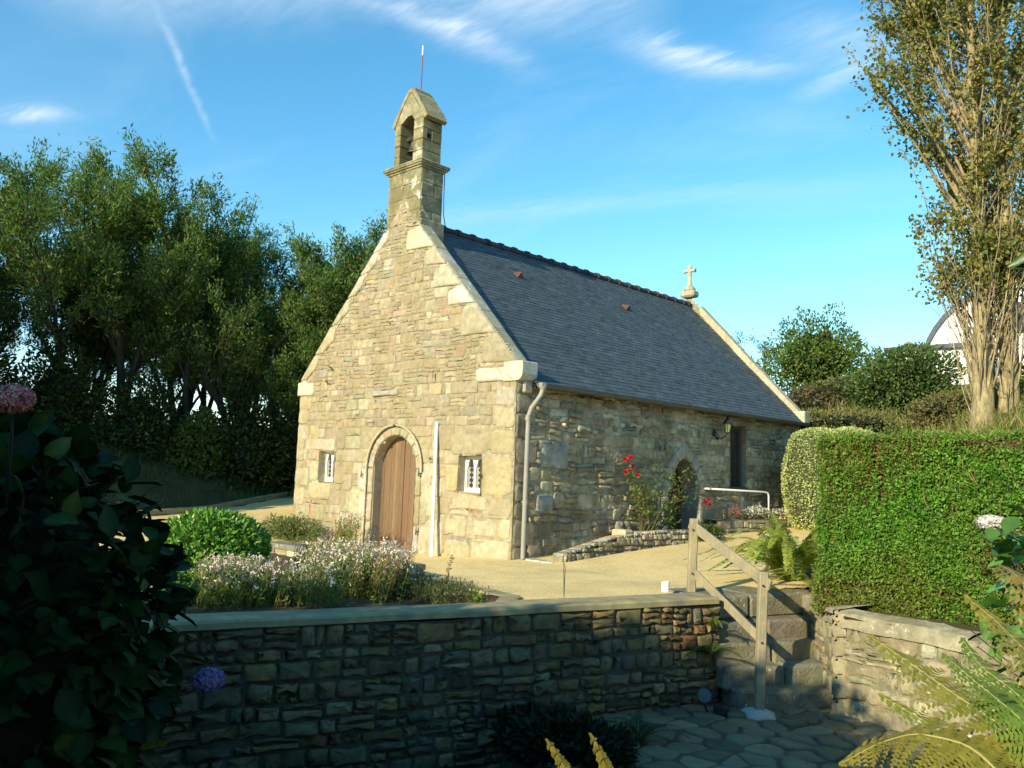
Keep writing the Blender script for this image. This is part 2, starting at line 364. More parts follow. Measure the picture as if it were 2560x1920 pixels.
# ------------------------------------------------------------------ masonry
def clip_poly(P, hs):                                    # convex polygon clipped by half-planes a*u+b*v<=c
    for a, b, c in hs:
        out = []; n = len(P)
        for i in range(n):
            p, q = P[i], P[(i+1) % n]; dp, dq = a*p[0]+b*p[1]-c, a*q[0]+b*q[1]-c
            if dp <= 0: out.append(p)
            if dp*dq < 0: t = dp/(dp-dq); out.append((p[0]+t*(q[0]-p[0]), p[1]+t*(q[1]-p[1])))
        P = out
        if len(P) < 3: return []
    return P
def rrect(r, gap, jit, g, rr_=(.10, .34)):
    u0, u1, v0, v1 = r[0]+gap/2, r[1]-gap/2, r[2]+gap/2, r[3]-gap/2; w, h = u1-u0, v1-v0
    if w < .02 or h < .02: return []
    k = min(w, h); P = []
    for cx, cy, a0 in ((u1, v1, 0), (u0, v1, 90), (u0, v0, 180), (u1, v0, 270)):
        rad_ = k*g.uniform(*rr_); sx = 1 if cx == u1 else -1; sy = 1 if cy == v1 else -1
        for a in (8, 45, 82):
            t = rad(a0+a); P.append((cx-sx*rad_+rad_*math.cos(t)+g.uniform(-jit, jit), cy-sy*rad_+rad_*math.sin(t)+g.uniform(-jit, jit)))
    if w > 2.2*h:
        m = u0+w*g.uniform(.35, .65)
        P.insert(3, (m, v1+g.uniform(-1, 1)*jit*2)); P.insert(10, (m+g.uniform(-.05, .05)*w, v0+g.uniform(-1, 1)*jit*2))
    return P
class Face:                                              # a wall face: (u,v,w) -> world
    def __init__(s, O, U, V, N, warp=(.02, .03), seed=0): s.O, s.U, s.V, s.N = (np.array(q, float) for q in (O, U, V, N)); s.wp = warp; s.sd = seed
    def __call__(s, uvw):
        a = np.asarray(uvw, float); u, v = a[:, 0], a[:, 1]
        du = s.wp[0]*vn(u, v, s.sd+3.3, 1.7); dv = s.wp[1]*vn(u, v, s.sd+9.1, 1.1)+s.wp[1]*.5*vn(u, v, s.sd+5.1, 3.1)
        return s.O + (u+du)[:, None]*s.U + (v+dv)[:, None]*s.V + a[:, 2:3]*s.N
def stone(mb, face, P, h, col, g, base=-.02, rough=.3, edge=.022, mi=0):
    n = len(P)
    if n < 3: return
    A = np.array(P); c = A.mean(0); d = np.linalg.norm(A-c, axis=1, keepdims=True); mn = d.min()
    e1 = min(edge, mn*.35); e2 = min(edge*2.6, mn*.7)
    tilt = g.uniform(-1, 1, 2)*h*rough*1.5
    def ring(e, w, nz):
        q = c+(A-c)*(1-e/d); k = (q-c)/max(d.max(), 1e-6)
        return np.column_stack([q, w+nz*g.uniform(-1, 1, n)+k@tilt*(w > 0)])
    V = np.concatenate([ring(0*d, base, 0), ring(e1*.25, h*.45, h*.1), ring(e1, h*.86, h*rough*.5), ring(e2, h, h*rough*.6), [[c[0], c[1], h*g.uniform(.9, 1.15)]]])
    i = np.arange(3)[:, None]*n; j = np.arange(n)[None]
    F = np.stack([i+j, i+(j+1) % n, i+n+(j+1) % n, i+n+j], -1).reshape(-1, 4)
    V = face(V); F = [list(q) for q in F]+[[3*n+q, 3*n+(q+1) % n, 4*n] for q in range(n)]
    mb.add(V, F, col, mi)
def bands(g, u0, u1, v0, v1, bh, cw, split=.45, tall=.15):
    out = []; v = v0
    while v < v1-.03:
        h = min(g.uniform(*bh), v1-v)
        if v1-v-h < bh[0]*.4: h = v1-v
        u = u0-g.uniform(0, cw[0])
        while u < u1:
            w = g.uniform(*cw); x = g.random()
            a, b = max(u, u0), min(u+w, u1)
            if b-a < .04: u += w; continue
            if x < split and h > .12:
                m = g.uniform(.35, .65)
                for c, d in ((v, v+h*m), (v+h*m, v+h)):
                    if g.random() < .3 and b-a > .2: k = a+(b-a)*g.uniform(.3, .7); out += [(a, k, c, d), (k, b, c, d)]
                    else: out.append((a, b, c, d))
            elif x < split+tall and b-a > .2:
                k = a+(b-a)*g.uniform(.3, .7); out += [(a, k, v, v+h), (k, b, v, v+h)]
            elif x < split+tall+.15 and h > .2:
                out += [(a, b, v, v+h*.33), (a, b, v+h*.33, v+h*.66), (a, b, v+h*.66, v+h)]
            else: out.append((a, b, v, v+h))
            u += w
        v += h
    return out
def carve(cells, rects):
    for R_ in rects:
        nx = []
        for (a, b, c, d) in cells:
            if b <= R_[0] or a >= R_[1] or d <= R_[2] or c >= R_[3]: nx.append((a, b, c, d)); continue
            cand = [(a, min(b, R_[0]), c, d), (max(a, R_[1]), b, c, d), (a, b, c, min(d, R_[2])), (a, b, max(c, R_[3]), d)]
            cand = [q for q in cand if q[1]-q[0] > .045 and q[3]-q[2] > .035]
            if cand: nx.append(max(cand, key=lambda q: (q[1]-q[0])*(q[3]-q[2])))
        cells = nx
    return cells
def pick(g, pal, var=.12):
    w = np.array([p[0] for p in pal]); p = pal[g.choice(len(pal), p=w/w.sum())][1]
    return np.clip(np.array(p)*(1+g.normal(0, var))*(1+g.normal(0, .03, 3)), .01, .85)
def mortar(mb, face, u0, u1, v0, v1, step, inside, amp, col, mi=0):
    us = np.linspace(u0, u1, max(2, int((u1-u0)/step)+1)); vs = np.linspace(v0, v1, max(2, int((v1-v0)/step)+1)); U, V = np.meshgrid(us, vs)
    k = len(us); cu_, cv_ = (U[:-1, :-1]+U[1:, 1:])/2, (V[:-1, :-1]+V[1:, 1:])/2; ok = inside(cu_, cv_); i, j = np.nonzero(ok)
    F = np.stack([i*k+j, i*k+j+1, (i+1)*k+j+1, (i+1)*k+j], -1)
    Wz = amp*fbm(U, V, face.sd, 9, 3); c = np.array(col)*(1+.15*fbm(U, V, face.sd+4, 2, 3)).reshape(-1, 1)
    mb.add(face(np.column_stack([U.ravel(), V.ravel(), Wz.ravel()])), F, c, mi)
def voussoirs(mb, face, pts_in, pts_out, h, pal, g, per=1, gap=.012, edge=.015, rough=.15):
    """stones between two matched polylines (inner, outer)"""
    for i in range(0, len(pts_in)-1):
        a, b, c, d = (np.array(q, float) for q in (pts_in[i], pts_in[i+1], pts_out[i+1], pts_out[i]))
        m = (a+b+c+d)/4; Q = []
        for p, q in ((a, b), (b, c), (c, d), (d, a)):
            for t in (.12, .5, .88): Q.append(tuple(p*(1-t)+q*t))
        Q = [tuple(m+(np.array(q)-m)*(1-gap/max(np.linalg.norm(np.array(q)-m), .02))) for q in Q]
        stone(mb, face, Q, h, pick(g, pal, .08), g, rough=rough, edge=edge)

W = 6.853; XC = -W/2; ZK = 3.38; ZA = 6.93; L = 10.72; TH = .30      # chapel sizes
PAL_F = [(6, (.36,.295,.18)), (4, (.39,.33,.205)), (2.5, (.34,.29,.19)), (1.5, (.39,.30,.165)), (.8, (.45,.395,.27)), (.2, (.37,.26,.17)), (1, (.31,.265,.18)), (.3, (.30,.28,.21))]
PAL_P = [(3, (.43,.40,.30)), (2, (.39,.35,.25)), (1.5, (.48,.455,.375)), (1, (.40,.345,.23))]
PAL_S = [(4, (.46,.40,.26)), (3, (.52,.46,.31)), (2, (.36,.31,.205)), (1.5, (.46,.36,.20)), (1, (.54,.49,.36)), (1, (.30,.26,.18))]
chapel = thing('stone_chapel', (XC, 5.0, 0.0), 'small granite chapel with slate roof and little bell tower above its gable', 'chapel')

# ---- openings in the front wall
DX0, DX1, DZ0, DSP = -3.94, -2.60, -.14, 1.46; DCX = (DX0+DX1)/2; DR = (DX1-DX0)/2
def door_outline(off=0.0, n=9):
    P = [(DX0-off, DZ0), (DX0-off, .4), (DX0-off, .95), (DX0-off, DSP)]
    for i in range(1, n): t = PI-PI*i/n; P.append((DCX+(DR+off)*math.cos(t), DSP+(DR+off)*math.sin(t)))
    return P + [(DX1+off, DSP), (DX1+off, .95), (DX1+off, .4), (DX1+off, DZ0)]
WINS = [(-5.91, -5.33, 1.13, 1.80), (-1.39, -.79, 1.07, 1.75)]
g = np.random.default_rng(11)
F0 = Face((0, 0, 0), (1, 0, 0), (0, 0, 1), (0, -1, 0), (.012, .022), 1)
def in_front(u, v):
    k = (v < ZK+ (ZA-ZK)*(1-np.abs(u-XC)/(W/2))) & ~((u > DX0) & (u < DX1) & (v < DSP)) & ~(np.hypot(u-DCX, v-DSP) < DR)
    for a, b, c, d in WINS: k &= ~((u > a) & (u < b) & (v > c) & (v < d))
    return k
mb = MB(); mortar(mb, F0, -W, 0, -.35, 6.9, .045, in_front, .010, (.33,.28,.185))
slope = (ZA-ZK)/(W/2)
HS = [(-1, 0, W-.01), (1, 0, -.01), (slope, 1, slope*0+ZK-.04), (-slope, 1, ZK+slope*W-.04)]
obst = [(DX0-.03, DX1+.03, -1, DSP), (DX0+.02, DX1-.02, DSP, DSP+.28), (DX0+.14, DX1-.14, DSP+.28, DSP+.5), (DX0+.32, DX1-.32, DSP+.5, DSP+DR+.02)]+[(a-.0, b+.0, c-.0, d+.0) for a, b, c, d in WINS]
big = bands(g, -W, 0, -.30, 2.3, (.24, .40), (.32, .78), .22, .2)
mid = bands(g, -W, 0, 2.3, 3.4, (.16, .27), (.18, .46), .35, .2)
top = bands(g, -W, 0, 3.4, 6.9, (.13, .25), (.15, .42), .45, .15)
for r in carve(big+mid+top, obst):
    P = clip_poly(rrect(r, .011, .008, g), HS)
    if r[3] < 2.3: col = pick(g, PAL_F+[(5, (.42,.375,.26)), (3, (.42,.355,.22))], .07)
    else: col = pick(g, PAL_F, .075)
    stone(mb, F0, P, g.uniform(.006, .019), col*np.array((.95,.95,1.02)), g, rough=.5, edge=.018)
# dressed blocks: quoins, lintels, sills, kneelers, gable coping faces
spec = [(-6.86,-6.35,2.72,3.02),(-6.86,-6.45,2.40,2.70),(-6.86,-6.40,2.02,2.38),(-6.42,-6.0,2.02,2.38),(-6.86,-6.55,1.55,2.0),(-6.52,-5.35,1.82,2.08),(-6.86,-6.3,1.02,1.42),(-6.3,-5.93,1.14,1.56),(-6.86,-6.42,.58,1.0),(-6.3,-5.4,.78,1.11),(-5.32,-4.9,1.1,1.5),
        (-1.66,-.62,1.77,2.16),(-.6,-.02,1.78,2.22),(-1.75,-1.41,1.08,1.60),(-.77,-.02,1.05,1.76),(-1.55,-.62,.78,1.04),(-.6,-.02,.70,1.02),(-1.0,-.02,-.2,.30),(-1.7,-1.02,-.2,.22),(-.34,-.02,.32,.68),(-.95,-.36,.34,.62),(-1.72,-1.4,.30,.6),(-2.3,-1.75,-.2,.55),(-.52,-.02,2.24,2.62),(-.5,-.02,2.64,2.98),(-2.4,-2.05,.58,1.2),(-4.75,-4.2,.5,1.05)]
for r in spec:
    stone(mb, F0, rrect(r, .014, .006, g), .026, pick(g, PAL_P, .07)*np.array((1,.97,.88)), g, rough=.3, edge=.02)
stone(mb, F0, rrect((-4.10,-3.25,2.93,3.05), .01, .005, g), .07, np.array((.36,.35,.30)), g, rough=.2, edge=.015)
rakes = []
for side in (0, 1):
    v = ZK
    while v < 6.35:
        h = g.uniform(.36, .62); w0 = g.uniform(.36, .62)
        vt = min(v+h, 6.42); e0 = (v-ZK)/slope; e1 = (vt-ZK)/slope; wi = w0*(.85 if side else .5)
        if side: P = [(-e0, v), (-e0-(h/slope)*.5, (v+vt)/2), (-e1, vt), (-e1-wi*.35, vt-.03), (-e1-wi*.7, vt-g.uniform(.05,.14)), (-e1-wi*.8, (v+vt)/2), (-e1-wi*.75, v+.02), (-e0-wi*.35, v-.0)]
        else: P = [(-W+e0, v), (-W+e0+wi, v+.01), (-W+e1+wi*.5, (v+vt)/2), (-W+e1+wi*.6, vt-.02), (-W+e1, vt)]
        A = np.array(P); c = A.mean(0); A = c+(A-c)*.975
        if side: A = A[::-1]
        P = []
        for i in range(len(A)):
            q = A[(i+1) % len(A)]; P += [tuple(A[i]), tuple((A[i]*.5+q*.5)+g.uniform(-.008, .008, 2))]
        stone(mb, F0, P, g.uniform(.034, .05), pick(g, PAL_P, .08)*1.04, g, rough=.22, edge=.025); v = vt
stone(mb, F0, rrect((-1.02, .0, 3.06, 3.31), .01, .006, g), .05, (.55,.53,.44), g, rough=.25, edge=.02)
stone(mb, F0, rrect((-6.86, -6.28, 3.04, 3.32), .01, .006, g), .04, (.55,.52,.40), g, rough=.25, edge=.02)
# door surround and moulded arch
pin, pout = door_outline(0.0), door_outline(.17); pj = door_outline(.30)
voussoirs(mb, F0, pin, pout, .035, PAL_P, g)
voussoirs(mb, F0, pj[:4], [(x-.001, z) for x, z in pout[:4]][:4] if False else pj[:4], .001, PAL_P, g) if False else None
for i, (z0, z1, w) in enumerate([(-.14,.42,.34),(.43,.98,.26),(.99,1.46,.36)]):
    stone(mb, F0, rrect((DX0-.17-w, DX0-.175, z0, z1), .012, .005, g), .03, pick(g, PAL_P, .06), g, rough=.2)
    stone(mb, F0, rrect((DX1+.175, DX1+.17+w*.8, z0, z1), .012, .005, g), .03, pick(g, PAL_P, .06), g, rough=.2)
hood = [(DCX+(DR+.20)*math.cos(t), -.055, DSP+(DR+.20)*math.sin(t)) for t in np.linspace(PI*1.02, -.02*PI, 26)]
mb.tube([(hood[0][0], -.05, -.1)]+[(hood[0][0], -.05, z) for z in (.5, 1.0)]+hood, .026, 6, (.50,.45,.32))
def reveal(mb, out, d, col, closed=False, yf=-.03):
    P = list(out) + ([out[0]] if closed else [])
    V = [(x, yf, z) for x, z in P]+[(x, d, z) for x, z in P]; n = len(P)
    mb.add(V, [[i, i+1, i+1+n, i+n] for i in range(n-1)], col)
reveal(mb, door_outline(-.004, 20), .50, (.46,.42,.31))
for a, b, c, d in WINS: reveal(mb, [(a,c),(b,c),(b,d),(a,d)], .45, (.46,.42,.31), True)
front = mb.build('front_wall', M['stone'], chapel, smooth=True)

# ---- front gable's top: coping that stands above the slates (a solid slab along each rake), kneelers
def rake_slab(mb, y0, y1, col_fn, lift=.0, side=(0, 1), segs=9, thick=.24, g=g, xo=0.0):
    for sd_ in side:
        sx = 1 if sd_ else -1
        for i in range(segs):
            ta, tb = i/segs, (i+1)/segs; tb -= .004
            e = (W/2-.42)/segs
            xa, xb = W/2-i*e+xo, W/2-(i+1)*e+.008; za, zb = ZK+(W/2-xa)*slope+lift, ZK+(W/2-xb)*slope+lift
            yy0, yy1 = y0+g.uniform(-.006, .006), y1+g.uniform(-.012, .012); jz = g.uniform(-.008, .008); b = .035
            prof = [(yy0, -thick), (yy0, -b), (yy0+b*.5, -b*.25), (yy0+b*1.6, 0), (yy1-b*1.6, 0), (yy1-b*.4, -b*.3), (yy1, -b*1.1), (yy1, -thick)]
            V = [(XC+sx*xa, y, za+z+jz) for y, z in prof]+[(XC+sx*(xa+xb)/2, y, (za+zb)/2+z+jz+.006) for y, z in prof]+[(XC+sx*xb, y, zb+z+jz) for y, z in prof]; n = len(prof)
            F = [[q+r*n, q+1+r*n, q+1+n+r*n, q+n+r*n] for r in (0, 1) for q in range(n-1)] + [list(range(n))[::-1], list(range(2*n, 3*n))]
            mb.add(V, F, col_fn())
for s_ in (0, 1):
    mb = MB(); rake_slab(mb, -.012, TH+.02, lambda: pick(g, PAL_P, .07)*.9, side=(s_,)); mb.build('gable_coping', M['pale'], chapel)
    mb = MB(); rake_slab(mb, L-.12, L+.16, lambda: pick(g, [(1, (.46,.41,.29))], .06), segs=11, xo=.03, side=(s_,)); mb.build('gable_coping', M['pale'], chapel)
def kneeler(x0, x1, y0, y1, z0, z1):
    mb = MB(); n = 7; pr = [(x0, z0), (x1-.16, z0)]+[(x1-.16+.16*math.sin(t), z0+.12-.12*math.cos(t)) for t in np.linspace(.2, PI/2, 5)]+[(x1, z1-.02), (x1-.03, z1), (x0, z1)]
    if x1 < x0: pass
    mb.prism(pr, (1,0,0), (0,0,1), (0,1,0), y0, y1, (.56,.54,.45)); return mb
kneeler(-.30, .16, -.05, TH+.03, 3.06, 3.40).build('kneeler', M['pale'], chapel)
mb = MB(); mb.box((.0,.10,2.86), (.09, TH, 3.07), (.4,.38,.3), bev=.02); mb.build('kneeler', M['pale'], chapel); mb = MB(); mb.box((-.3, L-.14, 3.04), (.20, L+.17, 3.36), (.5,.46,.35), bev=.025); mb.build('kneeler', M['pale'], chapel)
mb = MB(); mb.box((-W-.07, -.05, 3.04), (-W+.3, TH+.03, 3.34), (.55,.52,.40), bev=.02); mb.build('kneeler', M['pale'], chapel)

# ---- right-hand side wall
SD = dict(x0=4.68, x1=5.84, zs=1.15, za=1.98)
def lancet(off=0.0, n=7, zb=.2):
    c = (SD['x0']+SD['x1'])/2; hw = (SD['x1']-SD['x0'])/2; H = SD['za']-SD['zs']
    R_ = (hw*hw+H*H)/(2*hw); P = [(c-hw-off, zb), (c-hw-off, .55), (c-hw-off, SD['zs'])]
    A = math.asin(min(1, H/R_)); L_ = [(c-hw+R_-(R_+off)*math.cos(A*i/n), SD['zs']+(R_+off)*math.sin(A*i/n)) for i in range(1, n)]
    top_ = [(c, SD['za']+off*1.25)]
    return P+L_+top_+[(2*c-x, z) for x, z in L_[::-1]]+[(c+hw+off, SD['zs']), (c+hw+off, .55), (c+hw+off, zb)]
F1 = Face((0, 0, 0), (0, 1, 0), (0, 0, 1), (1, 0, 0), (.03, .045), 20)
LP_ = lancet(0, 10); NW = (7.16, 7.86, 1.30, 2.78)
mb = MB()
in_side = lambda u, v: (~inpoly(u, v, LP_)) & ~((u > NW[0]) & (u < NW[1]) & (v > NW[2]) & (v < NW[3]))
mortar(mb, F1, 0, L, -.3, 3.1, .06, in_side, .022, (.42,.36,.24))
ob = [(SD['x0'], SD['x1'], -1, SD['zs']+.1), (SD['x0']+.1, SD['x1']-.1, SD['zs'], SD['zs']+.4), (SD['x0']+.25, SD['x1']-.25, 1.5, SD['za']), NW]
cells = bands(g, .36, L, -.25, 1.7, (.18, .34), (.2, .55), .5, .15)+bands(g, .36, L, 1.7, 3.08, (.14, .26), (.2, .5), .45, .15)
for r in carve(cells, ob):
    nearf = max(0, 1-r[0]/5.5)
    hh = g.uniform(.006, .024)+(g.uniform(.0, .035) if g.random() < .25+.3*nearf else 0)
    stone(mb, F1, rrect(r, .018, .012, g), hh, pick(g, PAL_S, .15), g, rough=.5, edge=.03)
z = -.25; k = 0
while z < 2.85:
    h = g.uniform(.28, .5); w = .55 if k % 2 else .33; stone(mb, F1, rrect((.015, w, z, min(z+h, 3.02)), .015, .008, g), .03, pick(g, [(1, (.27,.25,.19)), (1, (.22,.20,.15))], .1), g, rough=.4); z += h; k += 1
stone(mb, F1, rrect((.62, 1.35, 1.55, 2.0), .02, .01, g), .05, (.36,.36,.31), g, rough=.3)
stone(mb, F1, rrect((.55, 1.0, .75, 1.1), .02, .01, g), .05, (.33,.33,.30), g, rough=.3)
voussoirs(mb, F1, lancet(0, 4), lancet(.24, 4), .045, [(1, (.46,.41,.31)), (1, (.50,.45,.35))], g, edge=.015, rough=.1, gap=.006)
def reveal_y(mb, out, d, col, xf=.03):
    P = list(out); V = [(xf, y, z) for y, z in P]+[(-d, y, z) for y, z in P]; n = len(P)
    mb.add(V, [[i, i+1, i+1+n, i+n] for i in range(n-1)], col)
reveal_y(mb, lancet(-.004, 10), .6, (.30,.30,.25))
reveal_y(mb, [(NW[0],NW[2]),(NW[1],NW[2]),(NW[1],NW[3]),(NW[0],NW[3]),(NW[0],NW[2])], .4, (.28,.26,.2))
mb.build('side_wall', M['side'], chapel, smooth=True)
# back and far-side walls (plainer, away from the view)
mb = MB(); F2 = Face((-W, L, 0), (0, -1, 0), (0, 0, 1), (-1, 0, 0), (.03, .04), 30)
mortar(mb, F2, 0, L, -.3, 3.1, .2, lambda u, v: u > -9, .01, (.3,.28,.2))
for r in bands(g, 0, L, -.25, 3.08, (.25, .4), (.35, .8), .3, .1): stone(mb, F2, rrect(r, .03, .012, g), .03, pick(g, PAL_S, .15), g)
mb.build('side_wall', M['side'], chapel)
mb = MB(); F3 = Face((0, L, 0), (-1, 0, 0), (0, 0, 1), (0, 1, 0), (.02, .03), 40)
mortar(mb, F3, 0, W, -.3, 6.9, .1, lambda u, v: v < ZK-.1+(ZA-ZK)*(1-np.abs(u-W/2)/(W/2)), .01, (.34,.3,.2))
for r in bands(g, 0, W, -.25, 6.6, (.25, .4), (.35, .8), .3, .1):
    P = clip_poly(rrect(r, .03, .012, g), [(slope, 1, ZK+slope*W-.15), (-slope, 1, ZK-.15)]); stone(mb, F3, P, .03, pick(g, PAL_S, .15)*1.1, g)
mb.build('back_wall', M['side'], chapel)

# ---- roof: every slate modelled, one mesh
RE, RR = (.17, 3.04), (XC, 6.60)
def slates(sx, y0, y1):
    mb = MB(); dx, dz = abs(RR[0]-RE[0]), RR[1]-RE[1]; Ls = math.hypot(dx, dz); n_ = int(Ls/.112)
    t = np.array([-dx*sx, 0, dz])/Ls; nrm = np.array([dz*sx, 0, dx])/Ls
    ex = RE[0] if sx > 0 else -W-RE[0]; O = np.array([ex, 0, RE[1]])
    for i in range(n_+1):
        s0 = i*Ls/n_-.005; off = .11*(i % 2); y = y0-off
        while y < y1:
            ya, yb = max(y+.002, y0), min(y+.218, y1); y += .22
            if yb-ya < .02: continue
            h = .010+g.uniform(-.002, .003); j0, j1 = g.uniform(-.004, .004, 2); top_ = min(s0+.17, Ls)
            q = [O+t*(s0+j0)+nrm*h+(0,ya,0), O+t*(s0+j1)+nrm*(h+g.uniform(-.002,.002))+(0,yb,0), O+t*top_+nrm*.001+(0,yb,0), O+t*top_+nrm*.001+(0,ya,0), O+t*(s0+j0)+nrm*(-.004)+(0,ya,0), O+t*(s0+j1)+nrm*(-.004)+(0,yb,0)]
            c = np.array((.070,.092,.108))*(1+g.normal(0, .12))+g.uniform(0, .010)
            F = [[0,1,2,3],[4,5,1,0],[4,0,3],[5,2,1]] if sx > 0 else [[3,2,1,0],[0,1,5,4],[3,0,4],[1,2,5]]
            mb.add(q, F, c)
    mb.add([O+(0,y0,0)+nrm*-.006, O+(0,y1,0)+nrm*-.006, O+t*Ls+(0,y1,0)+nrm*-.006, O+t*Ls+(0,y0,0)+nrm*-.006], [[0,1,2,3]], (.03,.035,.04))
    return mb
rf = slates(1, TH-.02, L-.10).build('roof', M['slate'], chapel)
slates(-1, TH-.02, L-.10).build('roof', M['slate'], chapel)
mb = MB(); mb.prism([(-W/2-.05,-.02),(W/2+.05,-.02),(0,RR[1]-RE[1]-.12)], (1,0,0), (0,0,1), (0,1,0), TH, L-.1, (.05,.04,.03), O=(XC,0,RE[1]-.04)); mb.build('roof_structure', M['bark'], chapel)
yr = .66; k = 0
while yr < L-.15:
    mb = MB(); e = min(yr+.44, L-.1)
    th = np.linspace(-.35, PI+.35, 11)
    for (a, b, r) in ((yr, e-.07, .092), (e-.085, e, .118)):
        V = [(XC+r*math.cos(t)*1.15, y, RR[1]-.035+r*math.sin(t)) for y in (a, b) for t in th]
        mb.add(V, [[i, i+1, i+12, i+11] for i in range(10)]+[list(range(11))[::-1], list(range(11, 22))], np.array((.075,.055,.055))*(1+g.normal(0,.12)))
    mb.build('ridge_tile', M['rust'], chapel); yr = e
for (y, s_) in ((2.55, .22), (6.35, .24)):               # little clay vents
    dx = .85 if y < 4 else .95; x = XC+dx; zz = RR[1]-dx*(RR[1]-RE[1])/(RE[0]-RR[0])+.01
    mb = MB(); V = [(x-.06,y-.09,zz+.055),(x-.06,y+.09,zz+.055),(x+.09,y+.09,zz-.08),(x+.09,y-.09,zz-.08),(x+.13,y,zz+.05),(x-.1,y,zz+.10)]
    mb.add(V, [[0,3,4,5],[1,5,4,2],[3,2,4],[0,5,1],[0,1,2,3]], (.14,.065,.045)); mb.build('roof_vent', M['rust'], chapel)

# ---- gutter and downspout
mb = MB(); pr = [(.085*math.cos(t), .085*math.sin(t)) for t in np.linspace(PI, 2*PI, 9)]
V = [(.255+a, y, 3.035+b) for y in (TH, L-.12) for a, b in pr]; mb.add(V, [[i, i+1, i+10, i+9] for i in range(8)]+[list(range(9)), list(range(9, 18))[::-1]], (.1,.1,.11))
V = [(.255+a*.93, y, 3.035+b*.93) for y in (TH, L-.12) for a, b in pr]; mb.add(V, [[i, i+9, i+10, i+1] for i in range(8)], (.1,.1,.11))
mb.build('gutter', mat('gutter_zinc', (.11,.12,.12), var=.2, bump=.05, rough=.5), chapel, smooth=False)
mb = MB(); mb.tube([(.27,.36,3.02),(.27,.36,2.93),(.25,.34,2.83),(.20,.29,2.72),(.15,.22,2.60),(.125,.19,2.48),(.12,.18,2.36),(.12,.17,1.0),(.12,.165,.03)], .043, 12, (.3,.29,.26))
for z in (2.42, .98): mb.tube([(.12,.175,z-.05),(.12,.175,z+.05)], .050, 12, (.3,.29,.26)); mb.box((.0,.165,z-.012),(.12,.185,z+.012))
mb.lathe((.27,.36,2.98), [(.045,-.06),(.075,0),(.08,.06)], 12); mb.build('downspout', M['zinc'], chapel, smooth=True)

# ---- door (two plank leaves), windows
mb = MB(); g2 = np.random.default_rng(3); yd = .20
def arch_h(x): q = DR**2-(x-DCX)**2; return DSP+math.sqrt(max(q, 0))
for leaf, (xa, xb) in enumerate(((DX0, -3.235), (-3.22, DX1))):
    mb = MB(); xs = np.linspace(xa, xb, 8)
    for i in range(7):
        a, b = xs[i]+.002, xs[i+1]-.002; m = (a+b)/2; yy = yd+g2.uniform(-.002, .002); c = np.array((.195,.122,.073))*(1+g2.normal(0, .07))
        pr = [(a, -.09), (b, -.09), (b, arch_h(b)+.02), (m, arch_h(m)+.02), (a, arch_h(a)+.02)]
        mb.prism(pr, (1,0,0), (0,0,1), (0,1,0), yy, yy+.05, c)
    if leaf == 0: mb.box((-3.262, yd-.018, -.09), (-3.215, yd, 2.1), (.19,.11,.065), bev=.004)
    mb.box((xa+.01, yd-.012, -.09), (xb-.01, yd-.001, .06), (.19,.11,.065), bev=.003)
    mb.build('door_leaf', M['door'], chapel)
mb = MB(); mb.box((-4.15, -.20, -.25), (-2.5, .30, -.088), (.44,.40,.31), bev=.02); mb.box((-4.9, -.62, -.25), (-2.35, -.19, -.118), (.36,.34,.28), bev=.02); mb.build('door_step', M['pale'], chapel)
for (x, z) in ((-4.27, 1.33), (-4.27, .28), (-2.44, 1.40), (-2.44, .30)):
    mb = MB(); mb.tube([(x, .02, z), (x, -.07, z), (x, -.075, z+.012), (x, -.075, z+.13)], .011, 6, (.04,.035,.03)); mb.tube([(x,-.075,z-.06),(x,-.075,z)], .014, 6, (.04,.035,.03)); mb.build('hinge_pin', M['darkmetal'], chapel)
def light_window(a, b, c, d):
    yw = .15; wn = thing('tmp', (0,0,0), None, None); COL.objects.unlink(wn); bpy.data.objects.remove(wn)
    fr = MB(); t = .05; fr.box((b-.13, yw+.0005, c+.10), (b, yw+.0595, d-.035)); b_ = b; fr.box((a, yw, c), (b, yw+.06, c+.0995), bev=.003); fr.box((a, yw, d-.0345), (b, yw+.06, d), bev=.003); b = b-.13+t
    fr.box((a, yw+.002, c+.10), (a+t, yw+.058, d-.035)); pass
    m = (a+b)/2; fr.box((m-.02, yw+.002, c+.10), (m+.02, yw+.058, d-.035))
    for s0, s1 in ((a+t, m-.02), (m+.02, b-t)):          # round-headed lights in white board
        cx = (s0+s1)/2; hw = (s1-s0)/2; z1 = d-.035; zs = z1-.17; prev = None
        for sgn in (-1, 1):
            q = [(cx+sgn*hw, zs), (cx+sgn*hw, z1), (cx, z1)]+[(cx+sgn*hw*.8*math.sin(u)*1.0, zs+.155*math.cos(u)) for u in np.linspace(0, PI/2*.98, 6)]
            fr.prism(q if sgn < 0 else q[::-1], (1,0,0), (0,0,1), (0,1,0), yw+.006, yw+.045)
    f = fr.build('window', M['white'], chapel)
    gl = MB(); gl.box((a+t, yw+.044, c+.08), (b-t, yw+.05, d-.03), (.04,.04,.04)); link('pane', gl.mesh('pane', M['glass']), f)
    ld = MB()
    for s0, s1 in ((a+t, m-.02), (m+.02, b-t)):          # pale diamonds leaving dark lozenges down the middle
        cx = (s0+s1)/2; hw = (s1-s0)/2; z0 = c+.10; n = 4; hh = (d-.035-.17-z0)/n
        for i in range(n):
            for sgn in (-1, 1):
                q = [(cx+sgn*hw, z0+i*hh+.0), (cx+sgn*.006, z0+i*hh), (cx+sgn*hw*.62, z0+(i+.5)*hh), (cx+sgn*.006, z0+(i+1)*hh), (cx+sgn*hw, z0+(i+1)*hh)]
                ld.prism(q, (1,0,0), (0,0,1), (0,1,0), yw+.030, yw+.036, (.3,.3,.27))
    link('leaded_light', ld.mesh('leaded_light', M['leadglass']), f)
for w in WINS: light_window(*w)
mb = MB()
